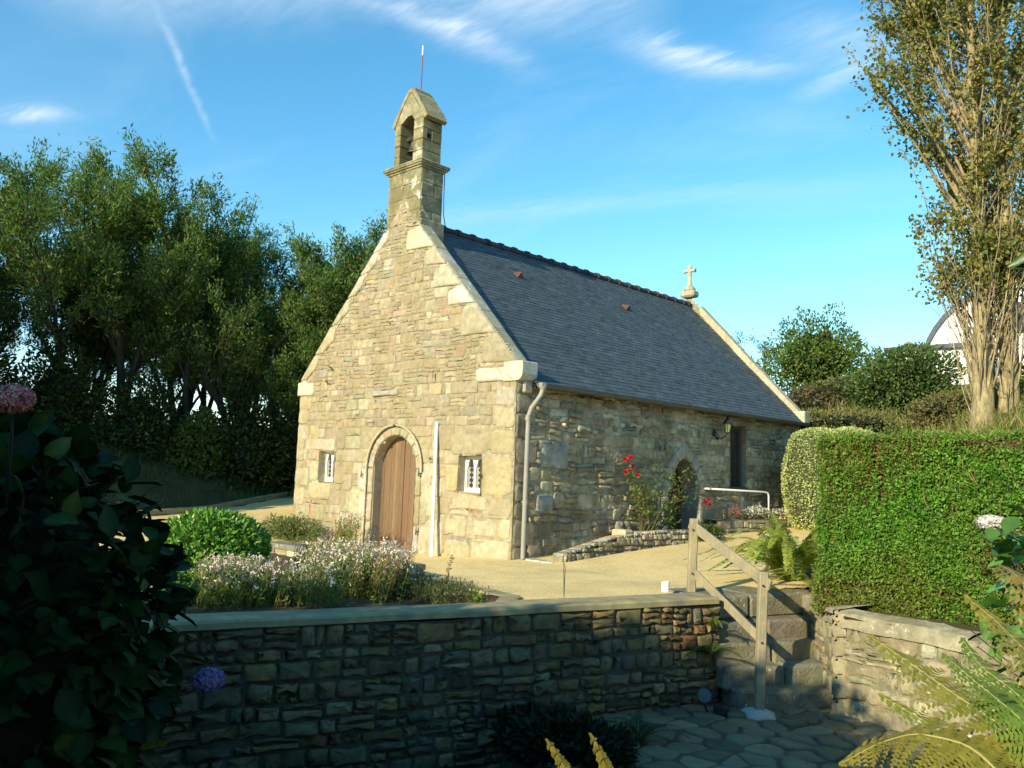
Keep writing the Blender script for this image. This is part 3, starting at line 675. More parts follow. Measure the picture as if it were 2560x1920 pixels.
mb.box((-6.2,.54,-.2),(-.5,.56,2.3),(.02,.02,.02)); mb.build('dark_interior', M['darkmetal'], chapel)
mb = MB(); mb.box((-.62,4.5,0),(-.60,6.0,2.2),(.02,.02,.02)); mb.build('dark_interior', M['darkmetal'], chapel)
# side door, dark panel window
mb = MB(); g2 = np.random.default_rng(5)
Ld = lancet(0, 8)
for i in range(6):
    a = SD['x0']+i*.1934; b = a+.188; q = clip_poly([(a,.2),(b,.2),(b,2.2),(a,2.2)], []) ; zz = lambda y: np.interp(y, [p[0] for p in Ld[2:-2]], [p[1] for p in Ld[2:-2]])+.02
    pr = [(a,.2),(b,.2),(b,zz(b)),((a+b)/2,zz((a+b)/2)),(a,zz(a))]; mb.prism(pr, (0,1,0), (0,0,1), (-1,0,0), .42, .46, np.array((.075,.035,.02))*(1+g2.normal(0,.12)))
mb.build('side_door', M['door'], chapel)
wf = MB()
for (y0, y1) in ((NW[0]+.0, NW[0]+.06), (NW[1]-.06, NW[1])): wf.box((-.14, y0, NW[2]+.04), (-.08, y1, NW[3]), (.1,.09,.06))
wf.box((-.141, NW[0]+.06, NW[3]-.06), (-.081, NW[1]-.06, NW[3])); wf.box((-.3, NW[0]-.02, NW[2]-.02), (.05, NW[1]+.02, NW[2]+.04)); wf = wf.build('window', mat('dark_window_wood', (.10,.085,.05), var=.2), chapel)
gl = MB(); gl.box((-.16, NW[0], NW[2]), (-.12, NW[1], NW[3])); link('pane', gl.mesh('pane', M['glass']), wf)
gl = MB(); c = (NW[0]+NW[1])/2
for i in range(13):
    z = NW[2]+.14+i*.1; gl.box((-.118, NW[0]+.15, z), (-.108, NW[1]-.15, z+.012))
for dy in (-.19, -.06, .06, .19): gl.box((-.1175, c+dy-.006, NW[2]+.1), (-.1085, c+dy+.006, NW[3]-.12))
gl.tube([(-.105, c+.21*math.cos(t), 2.45+.19*math.sin(t)) for t in np.linspace(0, PI, 10)], .014, 5)
link('window_grille', gl.mesh('window_grille', M['darkmetal']), wf)
for (x, z) in ((-5.62, 3.62), (-5.72, 3.30)):
    mb = MB(); mb.tube([(x-.05, 0, z+.01), (x-.03, -.09, z+.01), (x+.06, -.10, z-.02), (x+.075, -.10, z-.07)], .012, 5, (.1,.06,.04)); mb.build('iron_hook', M['rust'], chapel)

# ---- bell tower on the gable
tw = []
PAL_T = [(3, (.30,.26,.15)), (2, (.34,.30,.19)), (1, (.26,.235,.155)), (1, (.40,.37,.27))]
def block_shaft(mb, x0, x1, y0, y1, z0, z1, courses, taper=0.0, holes=()):
    zs = np.linspace(z0, z1, courses+1)
    for i in range(courses):
        t0, t1 = (zs[i]-z0)/(z1-z0)*taper, (zs[i+1]-z0)/(z1-z0)*taper
        for (O, U, N, w) in (((x0,y0), (1,0), (0,-1), x1-x0), ((x1,y0), (0,1), (1,0), y1-y0), ((x1,y1), (-1,0), (0,1), x1-x0), ((x0,y1), (0,-1), (-1,0), y1-y0)):
            fc = Face((O[0], O[1], 0), (*U, 0), (0,0,1), (*N, 0), (.006,.008), i)
            cut = [0, w] if (i % 2 == 0 and w < .7) else [0, w*g.uniform(.38, .62), w]
            for a, b in zip(cut[:-1], cut[1:]):
                stone(mb, fc, rrect((a, b, zs[i], zs[i+1]), .008, .003, g), .014, pick(g, PAL_T, .08), g, rough=.3, edge=.016, base=-.01)
    mb.box((x0, y0, z0), (x1, y1, z1), (.34,.30,.19))
TX0, TX1 = XC-.55, XC+.50
mb = MB(); block_shaft(mb, TX0, TX1, .02, .60, 6.10, 7.56, 5)
# stepped shoulders blending the shaft into the gable
for sx in (-1, 1):
    pr = [(0, 6.86), (sx*.52, 6.33), (sx*.52, 6.1), (0, 6.1)]; mb.prism([(XC+a, b) for a, b in pr], (1,0,0), (0,0,1), (0,1,0), .03, .34, (.42,.37,.25))
mb.box((TX0+.02,.0,5.9),(TX1+.06,.66,6.5),(.40,.36,.26),bev=.03)
bt = mb.build('bell_tower', M['tower'], chapel)
mb = MB(); zc0 = 7.56
for k_, (o, za, zb_) in enumerate(((.035,0,.04),(.075,.04,.075),(.105,.075,.105))): mb.box((TX0-o,.02-o,zc0+za),(TX1+o,.60+o,zc0+zb_),(.42,.38,.24),bev=.012)
mb.box((TX0-.115,-.10,zc0+.10),(TX1+.115,.71,zc0+.15),(.42,.38,.24),bev=.022); link('cornice', mb.mesh('cornice', M['tower']), bt)
ux0, ux1, uy0, uy1, uz0, uz1 = XC-.47, XC+.45, .04, .56, 7.725, 8.66
mb = MB()
def pier(x0, x1):
    for i, (za, zb_) in enumerate(zip(np.linspace(uz0, uz1, 5)[:-1], np.linspace(uz0, uz1, 5)[1:])):
        c = pick(g, PAL_T, .1); right = x1 > XC
        if right and i == 2:                            # small square hole through the side
            mb.box((x0,uy0,za),(x1,.17,zb_-.004),c,bev=.012); mb.box((x0,.29,za),(x1,uy1,zb_-.004),c*.95,bev=.012); mb.box((x0+.01,.16,zb_-.09),(x1-.01,.30,zb_-.01),c); mb.box((x0+.01,.16,za+.001),(x1-.01,.30,za+.035),c)
        else: mb.box((x0+g.uniform(-.006,.006),uy0+g.uniform(-.006,.006),za),(x1+g.uniform(-.006,.008),uy1,zb_-.004),c,bev=.014)
pier(ux0, XC-.29); pier(XC+.15, ux1)
mb.prism([(ux0,uz1),(XC-.29,uz1),(XC-.20,8.70),(XC-.07,8.78),(XC+.06,8.78),(XC+.15,uz1),(ux1,uz1),(XC+.02,9.28),(XC-.06,9.28)][::-1], (1,0,0), (0,0,1), (0,1,0), uy0+.01, uy1-.01, (.40,.36,.25))
link('belfry', mb.mesh('belfry', M['tower']), bt)
mb = MB()
def slab(xa, za, xb, zb_, t, y0, y1, col):
    d = np.array([xb-xa, zb_-za]); n_ = np.array([-d[1], d[0]])/np.linalg.norm(d); n_ = n_ if n_[1] > 0 else -n_
    q = [(xa, za), (xb, zb_), (xb+n_[0]*t*.8, zb_+n_[1]*t*.8), ((xa+xb)/2+n_[0]*t*1.15, (za+zb_)/2+n_[1]*t*1.15), (xa+n_[0]*t, za+n_[1]*t)]
    mb.prism(q, (1,0,0), (0,0,1), (0,1,0), y0, y1, np.array(col)*g.uniform(.85,1.1))
for sx in (-1, 1):
    slab(XC+sx*.50, 8.60, XC+sx*.27, 8.97, .09, uy0-.008, uy1+.02, (.29,.26,.165))
    slab(XC+sx*.29, 8.94, XC+sx*.0, 9.34, .075, uy0-.004, uy1+.0, (.27,.25,.165))
mb.box((XC-.115,uy0-.012,9.22),(XC+.105,uy1+.01,9.40),(.28,.26,.17),bev=.055)
link('cap_stone', mb.mesh('cap_stone', M['cap']), bt)
mb = MB(); mb.lathe((XC-.07,.26,8.03), [(.0,.30),(.05,.30),(.075,.27),(.09,.20),(.105,.12),(.135,.04),(.16,0),(.15,0),(.12,.05),(.09,.15)], 18); mb.tube([(XC-.07,.26,8.0),(XC-.07,.26,8.25)], .012, 6); mb.lathe((XC-.07,.26,7.99), [(0,0),(.025,.015),(.025,.04),(0,.05)], 8)
link('bell', mb.mesh('bell', M['bronze'], True), bt)
mb = MB(); mb.box((XC-.30,.21,8.33),(XC+.16,.31,8.42),(.1,.08,.06),bev=.01); mb.tube([(XC-.07,.30,8.37),(XC-.07,.5,8.43)], .012, 5); link('bell_yoke', mb.mesh('bell_yoke', M['bark']), bt)
mb = MB(); mb.tube([(XC,.30,9.40),(XC,.30,10.20)], .013, 6, (.28,.08,.09)); link('lightning_rod', mb.mesh('lightning_rod', mat('rod_paint', (.28,.08,.09), var=.1)), bt)
mb = MB(); mb.tube([(XC,.30,10.19),(XC,.30,10.40)], .019, 6); link('rod_tip', mb.mesh('rod_tip', M['white']), bt)
mb = MB(); mb.tube([(XC+.50,.64,7.60),(XC+.51,.635,7.0),(XC+.50,.66,6.7),(XC+.42,.85,6.30)], .010, 5); mb.build('earth_cable', M['darkmetal'], chapel)
# ---- stone cross on the far gable
yc = L+.01
mb = MB(); mb.box((XC-.24,yc-.17,6.80),(XC+.24,yc+.17,7.0),(.42,.38,.28),bev=.05)
mb.lathe((XC,yc,6.98), [(.0,-.02),(.14,-.02),(.175,.05),(.17,.10),(.12,.15),(.09,.17),(.075,.2)], 12, (.40,.37,.27))
mb.tube([(XC,yc,7.15),(XC,yc,7.45),(XC,yc,7.78)], [.08,.058,.062], 8, (.50,.47,.38)); mb.tube([(XC-.19,yc,7.60),(XC-.1,yc,7.605),(XC+.1,yc,7.605),(XC+.19,yc,7.60)], [.058,.047,.047,.058], 8, (.48,.45,.36))
mb.build('finial_cross', M['pale'], chapel, smooth=False)

# ------------------------------------------------------------------ lantern, pole, rails, walls
lamp = thing('wall_lantern', (.02, 6.42, 2.5), 'black iron lantern with pale glass high on the side wall beside the tall dark window', 'lantern')
mb = MB(); LX, LY, LZ = .27, 6.58, 2.60
mb.box((0,6.36,2.46),(.035,6.48,2.62),(.02,.02,.02),bev=.012); mb.tube([(.03,6.42,2.52),(.09,6.43,2.43),(.17,6.48,2.42),(.24,6.55,2.47),(LX,LY,2.535)], .017, 6); mb.tube([(.03,6.42,2.58),(.08,6.45,2.53),(.12,6.47,2.47)], .011, 6); mb.lathe((.10,6.44,2.41), [(0,-.03),(.035,-.01),(.035,.03),(0,.05)], 8); mb.build('bracket', M['darkmetal'], lamp)
mb = MB(); mb.lathe((LX,LY,LZ), [(.02,-.07),(.05,-.055),(.055,-.04)], 6); mb.lathe((LX,LY,LZ), [(.13,.155),(.12,.17),(.09,.20),(.05,.25),(.03,.27),(.035,.285),(.012,.31),(0,.34)], 6)
for q in range(6):
    t = q*PI/3; mb.tube([(LX+.052*math.cos(t),LY+.052*math.sin(t),LZ-.04),(LX+.10*math.cos(t),LY+.10*math.sin(t),LZ+.165)], .008, 4)
mb.build('lamp_cage', M['darkmetal'], lamp)
mb = MB(); mb.lathe((LX,LY,LZ), [(.046,-.04),(.092,.16)], 6); mb.build('lamp_glass', mat('lamp_glass', (.42,.44,.22), var=.1, bump=0, rough=.25, transl=.3), lamp)

mb = MB(); mb.beam((-1.79,-.22,-.10), (-2.035,-.03,2.37), .07, .035, bev=.004, up=(0,1,0)); tag(mb.build('white_pole', M['white']), 'long white square pole leaning against the front wall between the door and the right window', 'pole')
mb = MB(); z8 = .33
mb.tube([(.02,5.98,1.29),(.4,6.05,1.285)]+[(.55+.02*q, 8.0+.0*q, 1.27) for q in range(0)]+[(.42,8.0,1.25),(.45,8.12,1.235),(.46,8.16,1.17),(.46,8.16,z8)], .022, 8, cap=True); tag(mb.build('handrail', M['white'], smooth=True), 'bent white tube handrail beside the pointed side door', 'handrail')

# wooden stair railing
rail = thing('wooden_railing', (5.15,-1.10,ZF), 'weathered wooden stair railing with two square posts and two sloping rails', 'railing')
P1, P2 = (4.03,-.80), (5.21,-1.20)
mb = MB(); mb.beam((*P1,-.02), (P1[0]+.02,P1[1]+.02,.96), .105, .105, bev=.012, up=(.7,-.7,0)); mb.build('post', M['wood'], rail)
mb = MB(); mb.beam((*P2,ZF-.02), (P2[0]+.03,P2[1]+.03,.42), .105, .105, bev=.012, up=(.7,-.7,0)); mb.build('post', M['wood'], rail)
o = np.array((.035,-.035,0))*1.6
mb = MB(); mb.beam(np.array((*P1,.86))+(0,.04,0), np.array((*P2,.30))+(.06,.04,0), .04, .13, bev=.008, ext=.08); mb.build('rail', M['wood'], rail)
mb = MB(); mb.beam(np.array((*P1,.28))+(0,.04,0), np.array((*P2,-.36))+(0,.04,0), .04, .11, bev=.008, ext=.03); mb.build('rail', M['wood'], rail)
mb = MB(); mb.lathe((P2[0]-.005,P2[1]-.005,ZF), [(.22,-.03),(.20,.015),(.15,.045),(.08,.065),(.0,.07)], 12, (.4,.39,.35)); mb.v[-1][:, :2] += .03*np.column_stack([vn(mb.v[-1][:,0],mb.v[-1][:,1],0,9), vn(mb.v[-1][:,0],mb.v[-1][:,1],3,9)]); mb.build('footing', mat('white_mortar', (.42,.41,.37), var=.2, bump=.5), rail)
for (x, y, z) in ((P1[0]+.05,P1[1]-.055,.82),(P1[0]+.05,P1[1]-.055,.26),(P2[0]+.065,P2[1]-.04,.27),(P2[0]+.055,P2[1]-.04,-.38)):
    mb = MB(); mb.lathe((x, y, z), [(0,-.012),(.012,-.008),(.012,.008),(0,.012)], 8); mb.build('bolt', M['darkmetal'], rail)
mb = MB(); mb.beam((3.62,1.95,-.3), (3.63,1.97,.26), .06, .06, bev=.008); tag(mb.build('wooden_stake', M['wood']), 'short wooden stake standing at the far end of the lichened stair wall', 'stake')

# retaining wall with stone face and concrete coping
PAL_R = [(4, (0.165,0.132,0.063)), (3, (0.218,0.175,0.086)), (2.5, (0.231,0.162,0.066)), (2, (0.178,0.112,0.050)), (1.2, (0.145,0.132,0.079)), (1, (0.277,0.224,0.119)), (.7, (0.191,0.099,0.040)), (1, (0.119,0.099,0.053))]
dW = WB-WA; LW = np.linalg.norm(dW); dW = dW/LW; nW = np.array([dW[1], -dW[0]])
gw = np.random.default_rng(23)
rw = thing('retaining_wall', (WA[0], WA[1], ZF), 'rubble stone retaining wall with concrete coping across the sunken terrace', 'wall')
FW = Face((*WA, 0), (*dW, 0), (0,0,1), (*nW, 0), (.03, .035), 50)
mb = MB(); mortar(mb, FW, 0, LW, -2.2, -.04, .05, lambda u, v: u > -1, .02, (.085,.078,.05))
for r in bands(gw, 0, LW, -2.18, -.05, (.10, .21), (.14, .44), .36, .14):
    stone(mb, FW, rrect(r, .026, .012, gw, (.05,.26)), gw.uniform(.02, .05), pick(gw, PAL_R, .16), gw, rough=.35, edge=.03)
FE = Face((*WB, 0), (-nW[0], -nW[1], 0), (0,0,1), (*dW, 0), (.03,.03), 54)      # end of the wall at the steps
mortar(mb, FE, 0, .5, ZF-.1, -.04, .06, lambda u, v: u > -1, .02, (.10,.10,.085))
for r in bands(gw, 0, .5, ZF-.08, -.05, (.12, .25), (.16, .4), .36, .2): stone(mb, FE, rrect(r, .03, .01, gw), gw.uniform(.02, .05), pick(gw, PAL_R, .16), gw, rough=.35, edge=.03)
mb.build('wall', M['rubble'], rw, smooth=True)
def ribbon(mb, pts, w0, w1, ztop, th, col, side, n_sub=6, bev=.02):
    """flat coping following a plan polyline, widths to the left/right"""
    P = np.array(pts, float); Q = []
    for a, b in zip(P[:-1], P[1:]): Q += [a+(b-a)*t for t in np.linspace(0, 1, n_sub, endpoint=False)]
    Q.append(P[-1]); Q = np.array(Q); t = np.gradient(Q, axis=0); t /= np.linalg.norm(t, axis=1)[:, None]; n = np.column_stack([t[:,1], -t[:,0]])
    V = []
    for i, (q, m) in enumerate(zip(Q, n)):
        z = ztop(q) if callable(ztop) else ztop; z += .006*float(vn(q[0], q[1], 0, 2.3)); jw = .008*float(vn(q[0], q[1], 9, 4))
        for (o, zz) in ((w1+jw, z-th), (w1+jw, z-bev), (w1-bev+jw, z), (-w0+bev, z), (-w0, z-bev), (-w0, z-th)): V.append((q[0]+m[0]*o, q[1]+m[1]*o, zz))
    k = len(Q); F = [[i*6+j, i*6+(j+1) % 6, (i+1)*6+(j+1) % 6, (i+1)*6+j] for i in range(k-1) for j in range(6)]+[list(range(6))[::-1], list(range((k-1)*6, k*6))]
    mb.add(V, F, col)
mb = MB(); ribbon(mb, [WA+dW*LW*t for t in np.linspace(0, .995, 12)], .42, .04, .04, .075, (.3,.29,.25), 0, 3); mb.build('coping', M['conc'], rw)

# planter walls on the left
bedw = thing('planter_wall', (.85,-3.05,0), 'low stone planter wall with a dark block end behind the pale pink flowers', 'wall')
PLn = [(.95,-3.02), (-.9,-2.86), (-2.7,-2.95)]
mb = MB(); gp = np.random.default_rng(31)
for A, B in zip(PLn[:-1], PLn[1:]):
    A, B = np.array(A), np.array(B); l = np.linalg.norm(B-A); d = (B-A)/l; n_ = np.array([-d[1], d[0]])
    for sgn in (-1, 1):
        O = A+n_*(-sgn*.0)+n_*sgn*.0
        fc = Face((*(A if sgn > 0 else B)+n_*(.15*sgn)*(1 if sgn>0 else 1), 0) if False else (*(A+n_*.15 if sgn > 0 else B-n_*.15), 0), (*(d*sgn), 0), (0,0,1), (*(n_*sgn), 0), (.02,.02), 60+sgn)
        mortar(mb, fc, 0, l, -.4, .12, .08, lambda u, v: u > -1, .01, (.16,.15,.12))
        for r in bands(gp, 0, l, -.4, .12, (.14,.24), (.2,.4), .3, .2): stone(mb, fc, rrect(r, .02, .008, gp), .03, pick(gp, PAL_S, .1), gp)
mb.build('wall', M['flank'], bedw)
mb = MB(); ribbon(mb, [(1.12,-3.04)]+PLn[1:], .19, .19, .19, .08, (.22,.21,.18), 0, 6); mb.box((.86,-3.2,-.1),(1.14,-2.85,.115),(.2,.19,.17),bev=.03); mb.build('coping', M['flank'], bedw)
mb = MB(); ribbon(mb, [(1.0,-3.35),(1.6,-3.18),(2.5,-3.12),(3.1,-3.2),(3.42,-3.6)], .13, .13, .035, .3, (.34,.32,.27), 0, 6); tag(mb.build('bed_kerb', M['conc']), 'curved grey concrete kerb closing the small weedy bed behind the retaining wall', 'kerb')
def soil(name, poly, z, m='earth', step=.1, amp=.03): tag(sheet(name, poly, step, 0, M[m], zf=lambda X, Y: np.full_like(X, z), amp=amp), kind='structure')
soil('planting_bed', [(1.15,-10.2),(-.8,-7.5),(-2.9,-4.2),(-2.75,-2.95),(.95,-3.05),(3.35,-3.3),(3.45,-3.8)], .02)

# kerb along the left path
kb = []
K = [(-5.6,-12.9),(-7.8,-7.4),(-10.0,-2.1),(-11.25,.65),(-12.5,3.4),(-14.0,6.6),(-15.5,9.9)]
mb = MB(); ribbon(mb, K, .09, .09, lambda q: float(T(q[0]-.05, q[1]))+.11, .2, (.33,.32,.28), 0, 5); tag(mb.build('kerb', M['conc']), kind='structure')
mb = MB(); mb.beam((-9.9,2.4,float(T(-9.9,2.4))+.06), (-8.55,1.4,float(T(-8.55,1.4))+.05), .16, .09, bev=.015); tag(mb.build('wooden_sleeper', mat('dark_sleeper', (.055,.045,.03), var=.3)), 'dark timber sleeper lying on the path left of the chapel', 'timber')

# low curb wall and planters along the side wall
cw = thing('low_planter_wall', (.7,.6,0), 'low curved rubble wall with upright slate edging below the side wall', 'wall')
C1 = [(.70,.50),(.62,1.3),(.55,2.4),(.62,3.6),(.68,4.7)]
mb = MB(); gc = np.random.default_rng(41)
def curve_wall(mb, pts, ztop, zbot, th, pal, seed, gap=.02, relief=(.02,.05), bh=(.1,.2), cwid=(.12,.3)):
    for k_, (A, B) in enumerate(zip(pts[:-1], pts[1:])):
        A, B = np.array(A), np.array(B); l = np.linalg.norm(B-A); d = (B-A)/l; n_ = np.array([d[1], -d[0]])
        za, zb = zbot(A), ztop((A+B)/2)
        for sgn, O in ((1, A+n_*th/2), (-1, B-n_*th/2)):
            fc = Face((*O, 0), (*(d*sgn), 0), (0,0,1), (*(n_*sgn), 0), (.015,.02), seed+k_)
            mortar(mb, fc, 0, l, za-.1, zb, .06, lambda u, v: u > -1, .012, (.17,.16,.12))
            for r in bands(gc, 0, l, za-.05, zb, bh, cwid, .3, .25): stone(mb, fc, rrect(r, gap, .01, gc), gc.uniform(*relief), pick(gc, pal, .12), gc)
        q = [A-n_*th/2, A+n_*th/2, B+n_*th/2, B-n_*th/2]; mb.add([(*p, zb) for p in q], [[0,1,2,3]], (.2,.19,.15))
PAL_C = [(3, (.40,.34,.22)), (2, (.33,.30,.22)), (1, (.25,.22,.16)), (1, (.5,.44,.3))]
zt = lambda q: float(T(q[0], q[1]))+.10+.16*min(1, max(0, (q[1]-.4)/1.6))
C1d = [(.70,.42),(.68,.9),(.64,1.4),(.60,2.0),(.59,2.8),(.62,3.7),(.68,4.7)]
curve_wall(mb, C1d, zt, lambda q: float(T(q[0], q[1])), .20, PAL_C, 70); mb.box((.59,.385,-.1),(.80,.45,float(zt((.7,.43)))-.005),(.33,.30,.22),bev=.02); mb.build('wall', M['flank'], cw)
mb = MB()
for i in range(75):                                      # thin slates set on edge along its top
    t = i/75*.82; k_ = np.array(C1d); s_ = t*(len(k_)-1); j = int(s_); q = k_[j]+(k_[j+1]-k_[j])*(s_-j); z = zt(q)-.0
    a = gc.uniform(-.5, .5)+.35; c = pick(gc, [(1,(.36,.34,.30)),(1,(.48,.46,.40)),(1,(.2,.19,.17))], .1)
    mb.beam((q[0]-.11*math.cos(a), q[1]-.11*math.sin(a), z+.01), (q[0]+.11*math.cos(a), q[1]+.11*math.sin(a), z+.012+gc.uniform(0,.015)), .03, .05, c, bev=.004)
mb.build('slate_edging', M['flank'], cw)
mb = MB(); mb.box((.30,2.35,.2),(.62,2.62,.50),(.62,.50,.28),bev=.03); mb.box((.46,2.64,.2),(.66,4.2,.46),(.52,.47,.33),bev=.03); tag(mb.build('planter_block', M['pale']), 'pale dressed stone edging block of the rose planter at the foot of the side wall', 'stone block')
soil('planter_soil', [(.02,2.4),(.55,2.4),(.55,4.7),(.02,4.7)], .43, amp=.05)
pw = thing('flower_planter_wall', (.6,6.0,.3), 'low stone planter wall under the tall window holding pink white and red flowers', 'wall')
mb = MB(); curve_wall(mb, [(.30,5.98),(.50,7.0),(.62,8.2),(.75,9.4)], lambda q: .62, lambda q: .25, .2, PAL_C, 90, relief=(.01,.03), bh=(.16,.3), cwid=(.3,.6)); mb.build('wall', M['flank'], pw)
soil('flower_bed', [(.02,5.95),(.35,5.95),(.62,8.2),(.72,9.4),(.02,9.4)], .60, amp=.05)
mb = MB(); mb.lathe((3.96,-1.28,.045), [(.0,.0),(.050,.0),(.054,.125),(.046,.125),(.042,.02),(0,.02)], 16); tag(mb.build('white_pot', M['white'], smooth=False), 'small white plastic pot standing at the coping end near the railing', 'pot')
for i, (x, y, r) in enumerate(((.35,.25,.22),(.62,.22,.13))):
    mb = MB(); P = [(x+r*gc.uniform(.8,1.1)*math.cos(t), y+r*.7*gc.uniform(.8,1.1)*math.sin(t)) for t in np.linspace(0, 2*PI, 9)[:-1]]
    mb.prism(P[::-1], (1,0,0), (0,1,0), (0,0,1), -.03, .035, (.5,.48,.42)); tag(mb.build('flat_stone', M['pale']), ('wide flat pale stone at the foot of the downspout', 'small flat pale stone beside the end of the low rubble wall')[i], 'stone')
mb = MB(); P = [(1.55+.24*gc.uniform(.8,1.1)*math.cos(t), 6.2+.2*gc.uniform(.8,1.1)*math.sin(t)) for t in np.linspace(0, 2*PI, 8)[:-1]]; mb.prism(P[::-1], (1,0,0), (0,1,0), (0,0,1), .2, .335, (.6,.57,.5)); tag(mb.build('flat_stone', M['pale']), 'flat pale stone lying on the drive below the white handrail', 'stone')

# steps, flank wall and paving of the sunken terrace
stp = thing('stone_steps', (5.1,-.6,ZF), 'rough stone steps climbing from the sunken terrace beside the wooden railing', 'steps')
rows = [((4.98,-1.24),(5.78,-.10),-.97), ((4.78,-1.22),(5.52,.08),-.74), ((4.62,-1.15),(5.30,.30),-.51), ((4.50,-1.05),(5.14,.46),-.27), ((4.34,-1.16),(5.0,.85),.02)]
gs = np.random.default_rng(51)
for A, B, z in rows:
    A, B = np.array(A), np.array(B); d = (B-A); l = np.linalg.norm(d); d /= l; n_ = np.array([d[1], -d[0]]); mb = MB()
    U = np.array([[*d, 0], [*(-n_), 0], [0, 0, 1]]); cuts = [0, l] if z < -.9 else [0, l*gs.uniform(.4,.6), l]
    for a, b in zip(cuts[:-1], cuts[1:]):
        c = pick(gs, [(1,(.24,.22,.16)),(1,(.20,.19,.15))], .08)
        nx, nz = 7, 3; g0 = MB(); g0.box((a+.008,0,z-.30),(b-.008,(.75 if z > -.1 else .55),z+gs.uniform(-.01,.005)), bev=.035, U=U, O=(*A, 0)); mb.add(g0.v[0]+.012*np.column_stack([vn(*(g0.v[0].T*7+q)) for q in (0, 5, 9)]), g0.f[0][1], c)
    mb.build('step', M['flank'], stp)
fl = thing('stair_flank_wall', (*FC, ZF), 'old lichened stone wall with a slanting top on the right of the steps', 'wall')
mb = MB(); gf = np.random.default_rng(61)
PAL_K = [(4, (.36,.32,.21)), (3, (.42,.37,.24)), (2, (.30,.27,.19)), (1, (.45,.34,.19)), (.8, (.58,.54,.42))]
def flank_face(A, B, ztop, seed, col=(.26,.24,.16)):
    A, B = np.array(A, float), np.array(B, float); l = np.linalg.norm(B-A); d = (B-A)/l; n_ = np.array([d[1], -d[0]])
    fc = Face((*A, 0), (*d, 0), (0,0,1), (*n_, 0), (.03,.04), seed); mortar(mb, fc, 0, l, ZF-.1, ztop, .05, lambda u, v: u > -1, .03, col)
    for r in bands(gf, 0, l, ZF-.08, ztop, (.16, .30), (.25, .6), .3, .15): stone(mb, fc, rrect(r, .022, .012, gf), gf.uniform(.006, .032), pick(gf, PAL_K, .12), gf, rough=.5, edge=.03)
P_far, P_end, P_end2 = (3.75,2.0), (7.35,-.78), (9.4,-1.5)
flank_face(P_far, FC, -.03, 71); flank_face(FC, P_end, -.05, 75); flank_face(P_end, P_end2, -.08, 79)
A, B = np.array(P_far), np.array(FC); d = (B-A)/np.linalg.norm(B-A); n_ = np.array([-d[1], d[0]]); n2 = 26           # broad slanting top
def topstrip(A, B, wid, z0, z1, n2):
    A, B = np.array(A, float), np.array(B, float); d = (B-A)/np.linalg.norm(B-A); n_ = np.array([-d[1], d[0]]); V = []
    for i in range(n2+1):
        q = A+(B-A)*i/n2
        for j in range(7):
            jj = max(j-1, 0); p = q+n_*wid*jj/5; V.append((*(p-n_*(.05 if j else .06)), z0+(z1-z0)*jj/5+.03*float(fbm(p[0], p[1], 1, 4))-(0 if j else .16)))
    F = [[i*7+j, (i+1)*7+j, (i+1)*7+j+1, i*7+j+1] for i in range(n2) for j in range(6)]; mb.add(V, F, (.40,.36,.25))
topstrip(P_far, FC, .62, -.02, .10, 40); topstrip(FC, P_end, .24, -.045, .0, 24); topstrip(P_end, P_end2, .24, -.07, -.02, 30)
z = ZF-.05
while z < -.1:
    h = gf.uniform(.16,.28); a = gf.uniform(.85,1.0); U_ = np.array([[math.cos(a),-math.sin(a),0],[math.sin(a),math.cos(a),0],[0,0,1]]); mb.box((-.10,-.10,0),(.10,.10,min(h,-.05-z)-.001), pick(gf, PAL_K, .1), bev=.03, U=U_, O=(FC[0]+.035,FC[1]+.035,z)); z += h
mb.build('wall', M['flank'], fl, smooth=True)
mb = MB(); gk = np.random.default_rng(3)                  # crazy paving as separate irregular slabs in one floor
cells_ = []
from mathutils.geometry import delaunay_2d_cdt
pts = [(x+gk.uniform(-.12,.12), y+gk.uniform(-.12,.12)) for x in np.arange(2.2, 8.6, .34) for y in np.arange(-8.4, .6, .34)]
PA = np.array(pts)
for i, p in enumerate(pts):
    dd = np.linalg.norm(PA-p, axis=1); nb = np.argsort(dd)[1:13]; hs = []
    for j in nb:
        q = PA[j]; nrm = q-np.array(p); l = np.linalg.norm(nrm); nrm = nrm/l; hs.append((nrm[0], nrm[1], nrm@((q+p)/2)-.018))
    c = clip_poly([(p[0]-.4,p[1]-.4),(p[0]+.4,p[1]-.4),(p[0]+.4,p[1]+.4),(p[0]-.4,p[1]+.4)], hs)
    if len(c) < 3 or not inpoly(np.array(p[0]), np.array(p[1]), [(2.0,-8.5),(4.45,-1.5),(4.9,.2),(5.8,-.3),(7.2,-.7),(8.6,-1.4),(8.6,-3.2),(6.5,-6.8),(5.4,-8.5)]): continue
    if (np.array(p)-WA)@dW < 6.5: continue
    Q = []
    for a, b in zip(c, c[1:]+c[:1]):
        if math.dist(a, b) > .03: Q += [(a[0]*.85+b[0]*.15, a[1]*.85+b[1]*.15), (a[0]*.5+b[0]*.5, a[1]*.5+b[1]*.5), (a[0]*.15+b[0]*.85, a[1]*.15+b[1]*.85)]
    if len(Q) < 4: continue
    stone(mb, Face((0,0,ZF-.02),(1,0,0),(0,1,0),(0,0,1),(0,0),1), Q, gk.uniform(.022,.045), pick(gk, [(3,(.17,.16,.095)),(2,(.21,.18,.10)),(1,(.27,.225,.13)),(1,(.12,.12,.07))], .14), gk, rough=.25, edge=.02)
e0, e1 = WA+dW*6.42, WA+dW*6.42+nW*4.2
mb.add([(*e0,ZF-.012),(*e1,ZF-.012),(9.0,-3.5,ZF-.012),(9.4,-1.4,ZF-.012),(5.9,.0,ZF-.012),(4.3,.4,ZF-.012)], [[0,1,2,3,4,5]], (.07,.075,.055))
